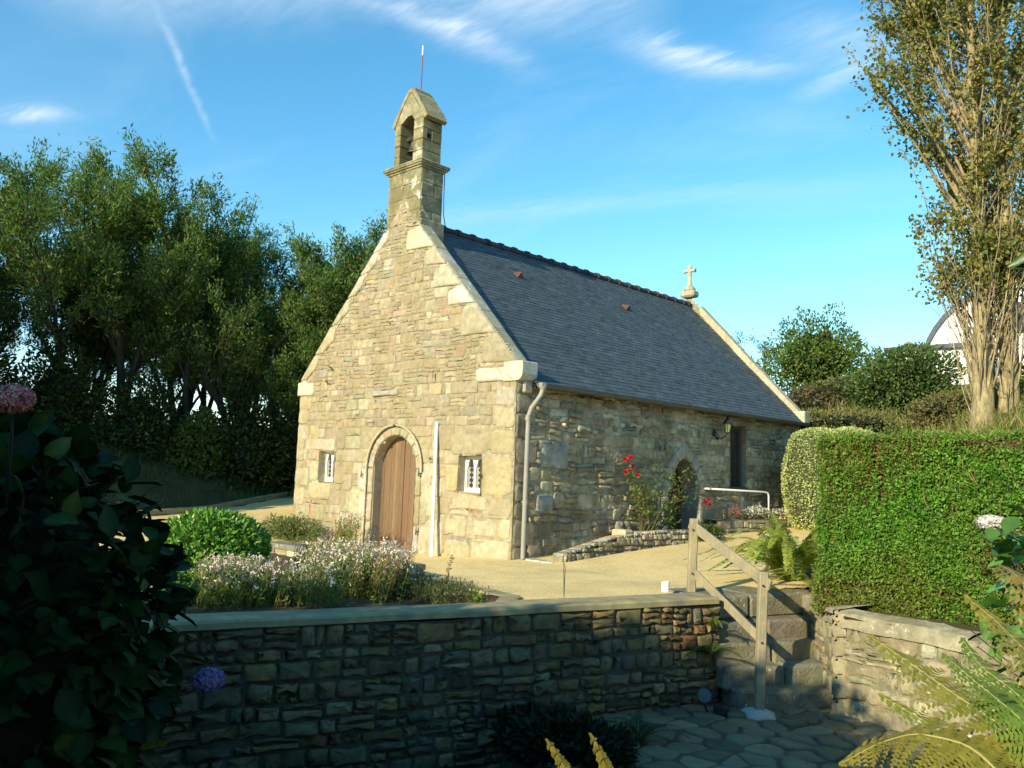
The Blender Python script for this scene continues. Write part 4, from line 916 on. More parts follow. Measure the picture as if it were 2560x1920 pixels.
tag(mb.build('terrace_paving', M['paving']), kind='structure')
edge = thing('paving_edge_step', (*(WA+dW*6.42+nW*1.5), ZF-.2), 'dark dressed stone step edging the paving of the sunken terrace at the bottom edge', 'step')
t0 = .9
while t0 < 3.9:
    l_ = gk.uniform(.6,.95); mb = MB(); mb.box((t0,-.16,-.9),(t0+l_-.015,.16,.035),pick(gk,[(1,(.12,.115,.075))],.12),bev=.025,U=np.array([[*nW,0],[*dW,0],[0,0,1]]),O=(*(WA+dW*6.42),ZF)); mb.build('stone_block', M['flank'], edge); t0 += l_
spt = thing('ground_spotlight', (4.75,-1.62,ZF), 'small dark round garden spotlight at the foot of the retaining wall', 'spotlight')
mb = MB(); U = np.array([[.7,.3,0],[-.3,.7,0],[0,0,1.]]); 
hp = np.array((4.78,-1.68,ZF+.20)); hd = np.array((.62,-.70,.30)); hd /= np.linalg.norm(hd)
mb.tube([hp-hd*.10, hp-hd*.07, hp-hd*.02, hp+hd*.02], [.03,.07,.085,.09], 14); mb.build('lamp_head', M['darkmetal'], spt, smooth=False)
mb = MB(); mb.tube([hp+hd*.021, hp+hd*.024], [.078,.077], 14); mb.build('lens', mat('lamp_lens', (.10,.13,.13), var=.1, bump=0, rough=.1, spec=.8), spt)
mb = MB(); mb.tube([hp-hd*.05+(0,0,-.06), (4.79,-1.62,ZF)], .012, 6); mb.box((4.86,-1.62,ZF),(5.0,-1.48,ZF+.10),(.02,.02,.02),bev=.01); mb.build('bracket', M['darkmetal'], spt)

# white house with curved roof, far right
hs_ = thing('white_house', (-1.0,31.5,5.0), 'white rendered house with a curved slate roof behind the poplar', 'house')
HD = np.array((.98,.2,0)); HB = np.array((-.2,.98,0)); HO = np.array((-3.0,29.05,0))
arc = [(0,7.6),(.12,8.1),(.35,8.6),(.7,9.15),(1.15,9.6),(1.7,10.1),(2.4,10.5),(3.3,10.85),(4.6,11.15)]; arc = [(s*1.15, z) for s, z in arc]; arc = arc+[(10.58-s, z) for s, z in arc[::-1][1:]]
mb = MB(); mb.prism([(0.12,4.0)]+[(min(max(s,.12),10.4), z-.14) for s, z in arc]+[(10.4,4.0)], HD, (0,0,1), HB, .12, 8, (.8,.79,.76), O=HO); mb.build('wall', M['render'], hs_)
mb = MB(); n = len(arc); V = []
for t in (0, 8.2):
    for s, z in arc: V.append(HO+HD*s+HB*t+(0,0,z))
    for s, z in arc: V.append(HO+HD*(5.29+(s-5.29)*.975)+HB*t+(0,0,z-.16))
F = [[i, i+1, n*2+i+1, n*2+i] for i in range(n-1)]+[[n+i+1, n+i, n*3+i, n*3+i+1] for i in range(n-1)]+[[i, n+i, n+i+1, i+1] for i in range(n-1)]; mb.add(V, F, (.1,.1,.12)); mb.build('roof', M['houseslate'], hs_)
mb = MB(); mb.prism([(-1.3,7.33),(2.6,7.33),(2.6,7.55),(-1.3,7.45)], HD, (0,0,1), HB, -2.2, .1, (.1,.1,.12), O=HO); mb.build('porch_roof', M['houseslate'], hs_)
mb = MB(); mb.prism([(-1.1,4.0),(2.5,4.0),(2.5,7.34),(-1.1,7.34)], HD, (0,0,1), HB, -2.0, .1, (.8,.79,.76), O=HO); mb.build('porch_wall', M['render'], hs_)
mb = MB(); mb.prism([(3.4,8.2),(4.4,8.2),(4.4,9.5),(3.4,9.5)], HD, (0,0,1), HB, .02, .13, (.1,.1,.1), O=HO); mb.build('window', M['glass'], hs_)
h2 = thing('distant_house', (-6.3,36.2,5.0), 'distant house gable with a small grey roof peeping over the round bush', 'house')
HO2 = np.array((-6.9,35.6,0)); mb = MB(); mb.prism([(0,5),(1.9,5),(1.9,8.35),(.95,9.0),(0,8.35)], HD, (0,0,1), HB, 0, 5, (.7,.62,.42), O=HO2); mb.build('wall', mat('cream_render', (.62,.56,.38), var=.05), h2)
mb = MB(); mb.prism([(-.15,8.3),(.95,9.06),(2.05,8.3),(2.05,8.42),(.95,9.18),(-.15,8.42)], HD, (0,0,1), HB, -.15, 5.1, (.3,.3,.28), O=HO2); mb.build('roof', mat('grey_roof', (.25,.25,.23), var=.1), h2)

# ------------------------------------------------------------------ vegetation
def unit(a): return a/np.maximum(np.linalg.norm(a, axis=-1, keepdims=True), 1e-9)
def scatter(mb, tmpl, cen, ax, nrm, size, col, mi=0):
    tv, tf = tmpl; N = len(cen); ax = unit(ax); nrm = nrm-ax*(nrm*ax).sum(1, keepdims=True); nrm = unit(nrm); sd_ = np.cross(nrm, ax)
    size = np.broadcast_to(size, (N,))[:, None, None]
    V = cen[:, None]+size*(tv[None, :, 0:1]*ax[:, None]+tv[None, :, 1:2]*sd_[:, None]+tv[None, :, 2:3]*nrm[:, None])
    k = len(tv); F = (np.arange(N)[:, None, None]*k+tf[None]).reshape(-1, tf.shape[1])
    mb.add(V.reshape(-1, 3), F, np.repeat(col, k, 0), mi)
RH = (np.array([(0,0,0),(.45,-.27,.05),(1,0,-.05),(.45,.27,.05)], float), np.array([[0,1,2,3]]))
SLIM = (np.array([(0,0,0),(.45,-.15,.04),(1,0,-.06),(.45,.15,.04)], float), np.array([[0,1,2,3]]))
ROUND = (np.array([(0,0,0),(.3,-.38,.05),(.75,-.3,.02),(1,0,-.06),(.75,.3,.02),(.3,.38,.05)], float), np.array([[0,1,2,3],[0,3,4,5]]))
_b = [(0,.02),(.12,.20),(.35,.36),(.6,.33),(.82,.17),(1.0,.0)]
_bv = []; _bf = []
for i, (x, w) in enumerate(_b):
    zc = -.16*x*x; _bv += [(x, -w, zc+.07*(w > .1)), (x, 0, zc-.02), (x, w, zc+.07*(w > .1))]
for i in range(5):
    for j in (0, 1): _bf.append([i*3+j, (i+1)*3+j, (i+1)*3+j+1, i*3+j+1])
BROAD = (np.array(_bv, float), np.array(_bf))
FLW = (np.array([(0,0,0),(.5,-.5,.12),(1,0,.2),(.5,.5,.12),(0,0,0),(-.5,.5,.12),(-1,0,.2),(-.5,-.5,.12)], float), np.array([[0,1,2,3],[4,5,6,7]]))
def pal(g, pl, N, var=.15):
    w = np.array([p[0] for p in pl]); c = np.array([p[1] for p in pl])[g.choice(len(pl), N, p=w/w.sum())]
    return np.clip(c*(1+g.normal(0, var, (N, 1))), .004, .95)
def blob_pts(g, c, r, N, depth=.25, pw=2.0, bump=.18, zmin=-1.0, seed=0):
    d = unit(g.normal(size=(N, 3))); d[:, 2] = np.where(d[:, 2] < zmin, -d[:, 2], d[:, 2])
    k = (np.abs(d)**pw).sum(1)**(-1/pw); b = 1+bump*fbm(d[:, 0]+seed, d[:, 1], d[:, 2], 2.2, 3)
    s = k*b*(1-depth*g.random(N)**1.7); return np.array(c)+d*s[:, None]*np.array(r), d
def core(mb, c, r, col, pw=2.0, bump=.18, seed=0, sc_=.8, n=22, mi=0):
    th = np.linspace(0, PI, n); ph = np.linspace(0, 2*PI, 2*n, endpoint=False); TH_, PH = np.meshgrid(th, ph, indexing='ij')
    d = np.stack([np.sin(TH_)*np.cos(PH), np.sin(TH_)*np.sin(PH), np.cos(TH_)], -1).reshape(-1, 3)
    k = (np.abs(d)**pw).sum(1)**(-1/pw)*(1+bump*fbm(d[:, 0]+seed, d[:, 1], d[:, 2], 2.2, 3))
    V = np.array(c)+d*(k*sc_)[:, None]*np.array(r); m = 2*n; i = np.arange(n-1)[:, None]*m; j = np.arange(m)[None]
    F = np.stack([i+j, i+m+j, i+m+(j+1) % m, i+(j+1) % m], -1).reshape(-1, 4); mb.add(V, F, col, mi)
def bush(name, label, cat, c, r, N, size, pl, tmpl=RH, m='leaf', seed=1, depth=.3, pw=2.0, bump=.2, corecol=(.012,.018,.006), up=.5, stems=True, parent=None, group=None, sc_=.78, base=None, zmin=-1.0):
    g = np.random.default_rng(seed); c = np.array(c, float)
    t = thing(name, (c[0], c[1], (c[2]-r[2]) if base is None else base), label, cat, group)
    mb = MB(); P_, d = blob_pts(g, c, r, N, depth, pw, bump, zmin, seed); ax = d+g.normal(0, .7, (N, 3))+(0, 0, up*.5); nr = d+g.normal(0, .6, (N, 3))+(0, 0, up)
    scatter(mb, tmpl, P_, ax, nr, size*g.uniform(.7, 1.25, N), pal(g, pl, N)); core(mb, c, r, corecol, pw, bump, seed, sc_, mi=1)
    mb.build('foliage', [M[m] if isinstance(m, str) else m, M['leafcore']], t, smooth=False)
    if stems:
        mb = MB(); b0 = np.array([c[0], c[1], t.location[2]])
        for i in range(7):
            a = g.uniform(0, 2*PI); e = c+np.array([r[0]*.6*math.cos(a), r[1]*.6*math.sin(a), r[2]*g.uniform(-.1, .6)]); mb.tube([b0+(.06*math.cos(a), .06*math.sin(a), -.05), (b0+e)/2+g.normal(0, .05, 3)*r[0], e], [.035*r[0], .025*r[0], .01*r[0]], 5, (.08,.06,.04))
        mb.build('stem', M['bark'], t)
    return t
M['leafcore'] = mat('inner_twigs', var=.4, vscale=8, bump=.8, bscale=12, bdist=.05)

G_DARK = [(4, (.035,.055,.016)), (3, (.055,.075,.020)), (2, (.085,.10,.025)), (1, (.12,.12,.03)), (1, (.10,.08,.03))]
G_WIL = [(4, (.075,.145,.03)), (3, (.11,.19,.04)), (2, (.16,.225,.055)), (.7, (.20,.18,.045)), (1, (.05,.09,.028))]
def tree_mesh(seed, H, lean, spread, nleaf, leafsize, r0=.16, forks=4, low=.25, pl=G_WIL, tmpl=SLIM, bare=.0):
    g = np.random.default_rng(seed); wood = MB(); tips = []
    def limb(p, d, l, r, dep):
        n = 6; P_ = [p]; q = p.copy(); dd = d.copy()
        for i in range(n-1):
            dd = unit(dd+g.normal(0, .13, 3)+(0, 0, .07)); q = q+dd*l/(n-1); P_.append(q.copy())
        P_ = np.array(P_); wood.tube(P_, np.linspace(r, r*.38, n), 6 if dep < 2 else 4, (.05,.045,.03), cap=False)
        if dep >= 3 or l < .5: tips.append(P_); return
        if dep >= 2: tips.append(P_)
        k = (forks+2, 6, 5)[dep]
        for i in range(k):
            t = g.uniform(low if dep == 0 else .25, 1.0); j = min(int(t*(n-1)), n-2); s = P_[j]+(P_[j+1]-P_[j])*(t*(n-1)-j)
            a = g.uniform(0, 2*PI); out = np.array([math.cos(a), math.sin(a), 0]); nd = unit(unit(P_[j+1]-P_[j])*(.9 if dep else 1.0)+out*spread*g.uniform(.5, 1.15)+(0, 0, .25))
            limb(s, nd, l*g.uniform(.38, .62)*(1.0 if dep else 1-.25*t), r*(1-t*.5)*.55, dep+1)
        limb(P_[-1], unit(dd+g.normal(0, .2, 3)), l*.45, r*.38, dep+1)
    ns = 2 if forks > 3 else 1
    for i in range(ns):
        a = g.uniform(0, 2*PI); limb(np.array([.15*i, 0, -.2]), unit(np.array([lean*math.cos(a), lean*math.sin(a), 1.0])), H*g.uniform(.62, .72), r0*(1-.25*i), 0)
    A = np.concatenate([t[:-1] for t in tips]); B = np.concatenate([t[1:] for t in tips]); L_ = np.linalg.norm(B-A, axis=1); w = L_*(.45+np.clip(A[:, 2]/H, 0, 1)**1.0); k = g.choice(len(A), nleaf, p=w/w.sum())
    t = g.random((nleaf, 1)); D = unit(B-A)[k]; C = A[k]+(B-A)[k]*t+g.normal(0, .11, (nleaf, 3)); ax = D+g.normal(0, .75, (nleaf, 3))+(0,0,.15)
    lm = MB(); scatter(lm, tmpl, C, ax, g.normal(0, 1, (nleaf, 3))+(0,0,.8), leafsize*g.uniform(.6, 1.25, nleaf), pal(g, pl, nleaf))
    return wood.mesh('trunk', M['bark']), lm.mesh('crown', M['leaf'])
def plant_tree(name, meshes, loc, rz, s, label, cat='tree', group=None):
    t = thing(name, loc, label, cat, group); t.rotation_euler = (0, 0, rz); t.scale = s
    for n_, me in zip(('trunk', 'crown'), meshes):
        o = bpy.data.objects.new(n_, me); COL.objects.link(o); o.parent = t
    return t
VAR = [tree_mesh(101, 8.6, .12, .95, 29000, .165, low=.15), tree_mesh(102, 8.6, .22, 1.0, 25000, .165, low=.15), tree_mesh(103, 8.6, .15, .75, 15000, .15), tree_mesh(104, 8.6, .12, 1.05, 36000, .17, low=.04)]
TLX = [(-9.6,5.6,0,.94,'tall tree rising just left of the gable coping'),(-10.9,6.9,3,1.02,'dense tree behind the chapel gable, farthest to the right'),(-13.4,4.0,1,.95,'rear tree filling the gap left of the dense round-topped tree'),(-19.8,-4.2,0,1.0,'rear tree at the far left edge behind the tallest ones'),(-17.6,-1.0,3,.98,'rear tree between the leaning trunk and the tallest tree'),(-16.2,1.2,3,.86,'rear tree right of the tallest tree'),(-15.0,3.3,3,.82,'rear tree with low foliage behind the thin airy tree'),(-13.8,6.6,3,.84,'rear tree with low foliage nearest the chapel')]
TL = TLX+[(-17.8,-3.6,0,1.08,'leftmost tall tree of the row, cut by the photo edge'),(-16.4,-1.7,1,1.02,'tall tree with a dark leaning trunk, second in the row'),(-15.6,-.4,0,1.12,'tallest feathery tree in the row left of the chapel'),(-14.6,.9,3,.93,'bushy tree just right of the tallest one in the row'),
      (-13.9,2.0,2,1.03,'thin airy tree with see-through pale crown in the row'),(-12.9,3.0,3,.88,'lower dark tree right of the thin airy one'),(-12.6,4.2,0,1.02,'dense round-topped tree in the row behind the chapel gable'),(-11.6,5.6,3,1.03,'dense tree nearest to the chapel gable'),
      (-12.2,7.6,1,.92,'tree mostly hidden behind the chapel gable'),(-18.6,-.6,3,.92,'tree of the rear rank behind the leftmost ones'),(-16.8,2.6,1,.90,'tree of the rear rank behind the thin airy one'),(-15.2,5.6,3,.84,'tree of the rear rank behind the dense right-hand trees')]
gt = np.random.default_rng(77)
for i, (x, y, v, s, lab) in enumerate(TL):
    sz = s*.86; plant_tree('leafy_tree', VAR[v], (x, y, float(T(x, y))-.1), gt.uniform(0, 6.28), (sz*1.0, sz*1.0, sz), lab, group='row of leafy trees on the bank left of the chapel')
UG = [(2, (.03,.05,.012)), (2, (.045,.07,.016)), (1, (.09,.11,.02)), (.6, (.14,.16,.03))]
for i, (x, y, r, h, lab) in enumerate([(-14.6,-4.6,1.3,1.0,'dark undergrowth bush at the far left below the tall trees'),(-14.0,-2.4,1.2,1.1,'dark undergrowth bush below the tallest tree'),(-13.3,-.5,1.2,.9,'undergrowth bush between the leaning trunks'),(-12.3,.9,.8,.8,'sapling bush with a lit patch put into its yellowish green leaves below the tree row'),(-12.0,2.3,1.2,1.2,'dark undergrowth bush below the thin airy tree'),(-11.4,3.9,1.2,1.4,'dark undergrowth bush nearest to the chapel corner'),(-11.6,5.8,1.4,1.6,'dark bush behind the left edge of the chapel front'),(-16.5,-4.8,1.5,1.4,'dark bush behind the hydrangea at the photo edge')]):
    bush('undergrowth_bush', lab, 'bush', (x-1.2, y, float(T(x-1.2, y))+h*.75), (r, r, h*1.45), 5600, .13, ([(1,(.13,.17,.03)),(1,(.09,.13,.03))] if i == 3 else UG), RH, seed=200+i, depth=.45, bump=.35, sc_=.55, stems=False, group='dark undergrowth bushes below the tree row')  # one bush gets a lighter palette in place of a sunlit patch

# unseen leafy casters added and shaped to shade the foreground and left bank
SHB = [(1, (.04,.06,.02)), (1, (.06,.08,.02))]
for i, (c, r, lab) in enumerate([((5.4,-13.4,1.3),(3.1,1.5,3.1),'broad tree-like shade caster added unseen behind the photographer'),((1.2,-13.6,.2),(2.2,1.3,1.4),'lower leafy shade caster added unseen behind the photographer to the left'),((-12.6,-9.5,4.2),(2.7,2.2,5.0),'dense shade caster added beside the path outside the left edge of view'),((-17.2,-8.5,4.6),(2.9,2.4,5.5),'dense shade caster added further left beside the path outside the view'),((-22.5,-8.0,4.8),(3.2,2.4,5.7),'dense shade caster added at the far left beside the path outside the view'),((15.5,-11.5,3.6),(2.4,3.4,4.4),'dense leafy sky blocker added unseen to the right of the photographer'),((9.0,-16.5,.7),(3.0,1.3,1.6),'low leafy shade caster added unseen behind the photographer to the right')]):
    bush('shade_caster', lab, 'tree', c, r, 9000, .26, SHB, RH, seed=300+i, depth=.25, bump=.2, sc_=.9, base=float(T(c[0], c[1]))-.1)

# ---- hillside on the right
G_SH = [(4, (.07,.13,.022)), (3, (.11,.18,.03)), (2, (.16,.21,.04)), (1, (.15,.15,.04))]
bush('round_tree', 'round dark green tree on the slope just right of the chapel far gable', 'tree', (-3.0,18.2,5.75), (1.65,1.5,1.40), 9500, .13, G_SH, RH, seed=401, depth=.5, bump=.6, sc_=.55)
plant_tree('thin_shrub', tree_mesh(404, 2.6, .3, .8, 1500, .10, r0=.04), (-5.2,18.2,4.6), 1, (1,1,1.05), 'thin wispy shrub rising just behind the chapel coping', 'shrub')
bush('round_bush', 'wide rounded bush on the slope left of the white house', 'bush', (1.25,14.6,4.45), (1.45,1.3,1.10), 10500, .11, [(4,(.07,.12,.03)),(3,(.10,.15,.045)),(1,(.16,.19,.06))], RH, seed=402, depth=.45, bump=.45, sc_=.6)
bush('scrub_bush', 'low brambly scrub between the two round bushes', 'bush', (-.6,15.4,4.1), (1.3,1.0,.75), 5000, .10, [(2,(.12,.15,.04)),(2,(.17,.17,.06)),(1,(.22,.17,.09))], RH, seed=403, depth=.4, bump=.35)
bush('scrub_bush', 'brownish scrub beside the poplar trunks', 'bush', (2.9,12.9,3.3), (.9,.8,.6), 4500, .09, [(2,(.17,.15,.055)),(2,(.22,.17,.08)),(1,(.11,.14,.04))], RH, seed=405, depth=.4, bump=.35)
bush('scrub_bush', 'low scrub on the slope above the pale clipped bush', 'bush', (.4,12.4,3.0), (1.5,1.0,.55), 4500, .09, [(2,(.15,.17,.05)),(2,(.20,.18,.07)),(1,(.25,.19,.10))], RH, seed=406, depth=.4, bump=.35)
bush('scrub_bush', 'dark green bush to the right of the poplar trunks', 'bush', (5.9,12.6,4.2), (1.2,1.0,1.5), 6000, .11, G_SH, RH, seed=407, depth=.4, bump=.35)
bush('scrub_bush', 'brown bramble clump behind the far kneeler of the chapel', 'bush', (-1.6,14.6,3.7), (1.0,.9,.7), 3500, .10, [(2,(.12,.10,.045)),(2,(.16,.12,.07)),(1,(.08,.09,.03))], RH, seed=408, depth=.4, bump=.4)

# poplar: twin trunk with a broom of upright shoots
pop = thing('poplar_tree', (4.35,11.7,3.0), 'tall twin-trunked poplar with bare upright shoots and sparse leaves', 'poplar')
gp = np.random.default_rng(500); wd = MB(); tips = []
BP = np.array((4.35,11.75,2.7)); RX = np.array((.72,.69,0)); FX = np.array((-.69,.72,0))
for sx, ln, rr_ in ((-.29,-.03,.28),(.28,.05,.25)):
    P_ = [BP+RX*(sx+ln*t*3+.06*math.sin(t*7+sx))+FX*.05*math.sin(t*5)+(0,0,t*14) for t in np.linspace(0, 1, 16)]
    rad_ = [rr_*(1.12 if t < .03 else 1)*(1-.93*t**.8) for t in np.linspace(0, 1, 16)]; n0 = len(wd.v); wd.tube(P_, rad_, 14, (.36,.29,.165), cap=False)
    v = wd.v[-1]; v[:] += .045*np.column_stack([vn(v[:,0],v[:,1],v[:,2],2.5+q) for q in range(3)])
    for k_ in range(170):
        t = gp.random()**.8*.93+.015 if k_ > 25 else gp.uniform(.06, .2); j = int(t*15); s = P_[j]+(P_[min(j+1,15)]-P_[j])*(t*15-j); a = gp.uniform(0, 2*PI); out = RX*math.cos(a)+FX*math.sin(a)
        l = gp.uniform(1.6, 4.4)*(1-.1*t)*(1.0 if t > .12 else .8); q = s+out*rad_[j]*.8; dd = unit(out*gp.uniform(.35, 1.25)*(.30+1.5*t)+(0,0,1)); Q = [q.copy()]
        for i in range(7): dd = unit(dd+out*-.01+gp.normal(0, .06, 3)+(0,0,.10)); q = q+dd*l/7; Q.append(q.copy())
        Q = np.array(Q); wd.tube(Q, np.linspace(gp.uniform(.014,.034), .006, 8), 5, pal(gp, [(2,(.42,.33,.19)),(1,(.34,.26,.15)),(1,(.30,.27,.19))], 1)[0], cap=False)
        if t > .14: tips.append(Q[2:])
        for _ in range(3):
            m = gp.integers(2, 7); sd2 = unit(dd+gp.normal(0, .45, 3)); e = Q[m]+sd2*gp.uniform(.4, 1.1); wd.tube([Q[m], (Q[m]+e)/2+gp.normal(0,.03,3), e], [.010,.007,.004], 4, (.36,.28,.17), cap=False)
            if t > .14: tips.append(np.array([Q[m], (Q[m]+e)/2, e]))
for k_ in range(16):                                     # long limbs sweeping out at the upper left
    s = BP+RX*-.3+(0,0,gp.uniform(4.6,8.2)); out = unit(-RX+FX*gp.uniform(-.5,.5)); dd = unit(out*gp.uniform(.45,.75)+(0,0,1)); l = gp.uniform(3.8,5.8); q = s.copy(); Q = [q.copy()]
    for i in range(9): dd = unit(dd+gp.normal(0,.05,3)+(0,0,.03)); q = q+dd*l/9; Q.append(q.copy())
    Q = np.array(Q); wd.tube(Q, np.linspace(.045,.008,10), 5, (.38,.30,.18), cap=False); tips.append(Q[3:])
    for _ in range(6):
        m = gp.integers(3, 9); e = Q[m]+unit(dd+gp.normal(0,.4,3))*gp.uniform(.5,1.2); wd.tube([Q[m],(Q[m]+e)/2,e], [.010,.007,.004], 4, (.36,.28,.17), cap=False); tips.append(np.array([Q[m],(Q[m]+e)/2,e]))
wd.build('trunk', M['palebark'], pop, smooth=True)
A = np.concatenate([t[:-1] for t in tips]); B = np.concatenate([t[1:] for t in tips]); NL = 40000
cl = .5+.9*np.clip(fbm(A[:,0], A[:,1], A[:,2], .9, 2)+.25, 0, 1)*1.6; w = np.linalg.norm(B-A, axis=1)*cl**2; k_ = gp.choice(len(A), NL, p=w/w.sum())
C = A[k_]+(B-A)[k_]*gp.random((NL,1))+gp.normal(0, .09, (NL,3)); mb = MB(); C = C[C[:,2] > 6.0+gp.normal(0,.5,NL)]; NL = len(C)
scatter(mb, ROUND, C, gp.normal(0, 1, (NL,3))+(0,0,-.5), gp.normal(0, 1, (NL,3)), .095*gp.uniform(.7,1.25,NL), pal(gp, [(3,(.17,.18,.035)),(3,(.24,.22,.05)),(2,(.11,.13,.035)),(1.2,(.30,.23,.06)),(1,(.11,.10,.06))], NL)); mb.build('crown', M['leaf'], pop)

# grass and brambles on the slopes (uncountable)
gg = np.random.default_rng(600)
def blades(name, xr, yr_, N, h, pl, mask=None, seed=0):
    g = np.random.default_rng(600+seed); x, y = g.uniform(*xr, N), g.uniform(*yr_, N); 
    keep = np.ones(N, bool) if mask is None else mask(x, y); keep &= (fbm(x, y, 0, 1.1, 2) > g.uniform(-.9, .5, N)); x, y = x[keep], y[keep]; n = len(x)
    C = np.column_stack([x, y, T(x, y)-.03]); ax = g.normal(0, .45, (n,3))+(0,0,1); mb = MB()
    bl = (np.array([(0,-.05,0),(0,.05,0),(.6,.035,.05),(1,0,.18),(.6,-.035,.05)], float), np.array([[0,1,2,4]])); bl = (bl[0], np.array([[0,1,2,4],[4,2,3,3]]))
    bl = (np.array([(0,-.05,0),(0,.05,0),(.6,.04,.05),(1,0,.16),(.6,-.04,.05)], float), np.array([[0,1,2,4],[4,2,3,0]])[:1])
    tv = np.array([(0,-.05,0),(0,.05,0),(1,.006,.16),(1,-.006,.16)], float); scatter(mb, (tv, np.array([[0,1,2,3]])), C, ax, g.normal(0,1,(n,3)), h*g.uniform(.5,1.4,n), pal(g, pl, n))
    return tag(mb.build(name, M['leaf']), kind='stuff')
tag(blades('slope_grass', (-5.5,10), (9.2,20), 60000, .30, [(3,(.19,.22,.06)),(3,(.28,.25,.10)),(2,(.13,.18,.04)),(1,(.36,.29,.15))], seed=1), 'rough dry grass and weeds on the slope behind the hedge', 'grass')
tag(blades('bank_grass', (-19,-8), (-7,12), 45000, .22, [(3,(.07,.12,.03)),(2,(.10,.12,.035)),(1,(.15,.10,.05))], mask=lambda x, y: ((x+10)*-.91+(y+2.1)*-.41) > .15, seed=2), 'short rough grass on the shaded bank left of the path', 'grass')

# ---- clipped hedge: dark twiggy core and a skin of small leaves
hd = thing('clipped_hedge', (7.8,.2,0), 'large clipped green hedge with brown thin patches on top of the lichened wall', 'hedge')
gh = np.random.default_rng(700); hx0, hx1, hy0, hy1, hz0, hz1 = 5.48, 12.6, -.12, 1.5, -.09, 2.02
def hshape(P):                                           # rounded box with an uneven skin
    P = np.array(P, float); w = .14*fbm(P[:,0], P[:,1], P[:,2], 1.1, 3)+.04*vn(P[:,0],P[:,1],P[:,2],5)
    P[:,1] += w-.06*(P[:,2]/2); P[:,0] += .6*w-.07*(P[:,2]/2)*(P[:,0] < 6.2); P[:,2] += .5*w+.02*(P[:,0]-5.7)*(P[:,2] > 1.2)
    P[:,2] = np.where(P[:,2] < .3, P[:,2]+.10*fbm(P[:,0], P[:,1], 3, 1.7, 2), P[:,2]); return P
mb = MB(); nu, nv, nw = 90, 30, 20
def patch(o, a, b, na, nb):
    s, t = np.meshgrid(np.linspace(0,1,na), np.linspace(0,1,nb)); V = np.array(o)+s.reshape(-1,1)*np.array(a)+t.reshape(-1,1)*np.array(b)
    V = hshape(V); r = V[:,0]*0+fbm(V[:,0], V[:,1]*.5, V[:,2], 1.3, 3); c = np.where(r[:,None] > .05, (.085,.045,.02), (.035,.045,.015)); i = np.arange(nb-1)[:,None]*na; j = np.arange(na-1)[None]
    mb.add(V, np.stack([i+j,i+j+1,i+na+j+1,i+na+j],-1).reshape(-1,4), c)
e = .05; patch((hx0+e,hy0+e,hz0),(hx1-hx0,0,0),(0,0,hz1-hz0-e),nu,nv); patch((hx0+e,hy0+e,hz1-e),(hx1-hx0,0,0),(0,hy1-hy0,0),nu,nw); patch((hx0+e,hy0+e,hz0),(0,hy1-hy0,0),(0,0,hz1-hz0-e),nw,nv)
mb.build('inner_twigs', M['leafcore'], hd)
mb = MB()
def skin(N, f, nrm):
    P_ = f(gh.random(N), gh.random(N)); P_ = hshape(P_); r = fbm(P_[:,0], P_[:,1]*.5, P_[:,2], 1.3, 3); r2_ = r*.6+.5*fbm(P_[:,0]+7, P_[:,1], P_[:,2], 4.5, 2); bare = np.clip((r2_-.04)*2.6, 0, .72)*np.clip((P_[:,0]-6.2)*1.2, 0, 1)
    k = gh.random(N) > bare; P_ = P_[k]; n = len(P_); r = r[k]; P_ = P_+np.array(nrm)*gh.uniform(-.05,.045,(n,1))
    c = pal(gh, [(4,(.11,.27,.03)),(3,(.145,.32,.038)),(2,(.20,.36,.05)),(1,(.065,.15,.025))], n); ol = np.clip(.24+1.1*fbm(P_[:,0]+3, P_[:,1], P_[:,2], .8, 3)+.10*(P_[:,0]-6.5), 0, .75)[:,None]; c = c*(1-ol)+np.array((.20,.205,.045))*ol*gh.uniform(.6,1.3,(n,1)); br = gh.random(n) < np.clip(.06+.55*(r+.05), .03, .6); c[br] = pal(gh, [(2,(.20,.13,.05)),(1,(.16,.07,.03)),(2,(.14,.15,.04))], int(br.sum()))
    scatter(mb, SLIM if False else RH, P_, np.array(nrm)*.6+gh.normal(0,.7,(n,3))+(0,0,.35), np.array(nrm)*.5+gh.normal(0,.5,(n,3))+(0,0,.7), .042*gh.uniform(.6,1.35,n), c)
skin(82000, lambda s,t: np.column_stack([hx0+(10.2-hx0)*s, 0*s+hy0, hz0+(hz1-hz0)*t]), (0,-1,.1)); skin(14000, lambda s,t: np.column_stack([hx0+(10.2-hx0)*s, hy0+.8*t, 0*s+hz1]), (0,0,1)); skin(13000, lambda s,t: np.column_stack([0*s+hx0, hy0+(hy1-hy0)*s, hz0+(hz1-hz0)*t]), (-1,0,.1))
for _ in range(1):                                       # stray sprigs that break the clipped outline
    k = 260; P0 = hshape(np.column_stack([gh.uniform(hx0,10.2,k), np.full(k,hy0), gh.choice([2.02,1.0],k,p=[.6,.4])*gh.uniform(.97,1.0,k)])); L2 = np.repeat(P0, 12, 0); up_ = np.repeat(gh.uniform(.03,.17,k), 12)*gh.random(12*k); n = len(L2)
    scatter(mb, RH, L2+np.column_stack([gh.normal(0,.02,n), -up_*.45, up_]), gh.normal(0,.6,(n,3))+(0,-.2,.6), gh.normal(0,.6,(n,3))+(0,-.3,.5), .038*gh.uniform(.6,1.2,n), pal(gh, [(1,(.12,.26,.035)),(1,(.18,.28,.05))], n))
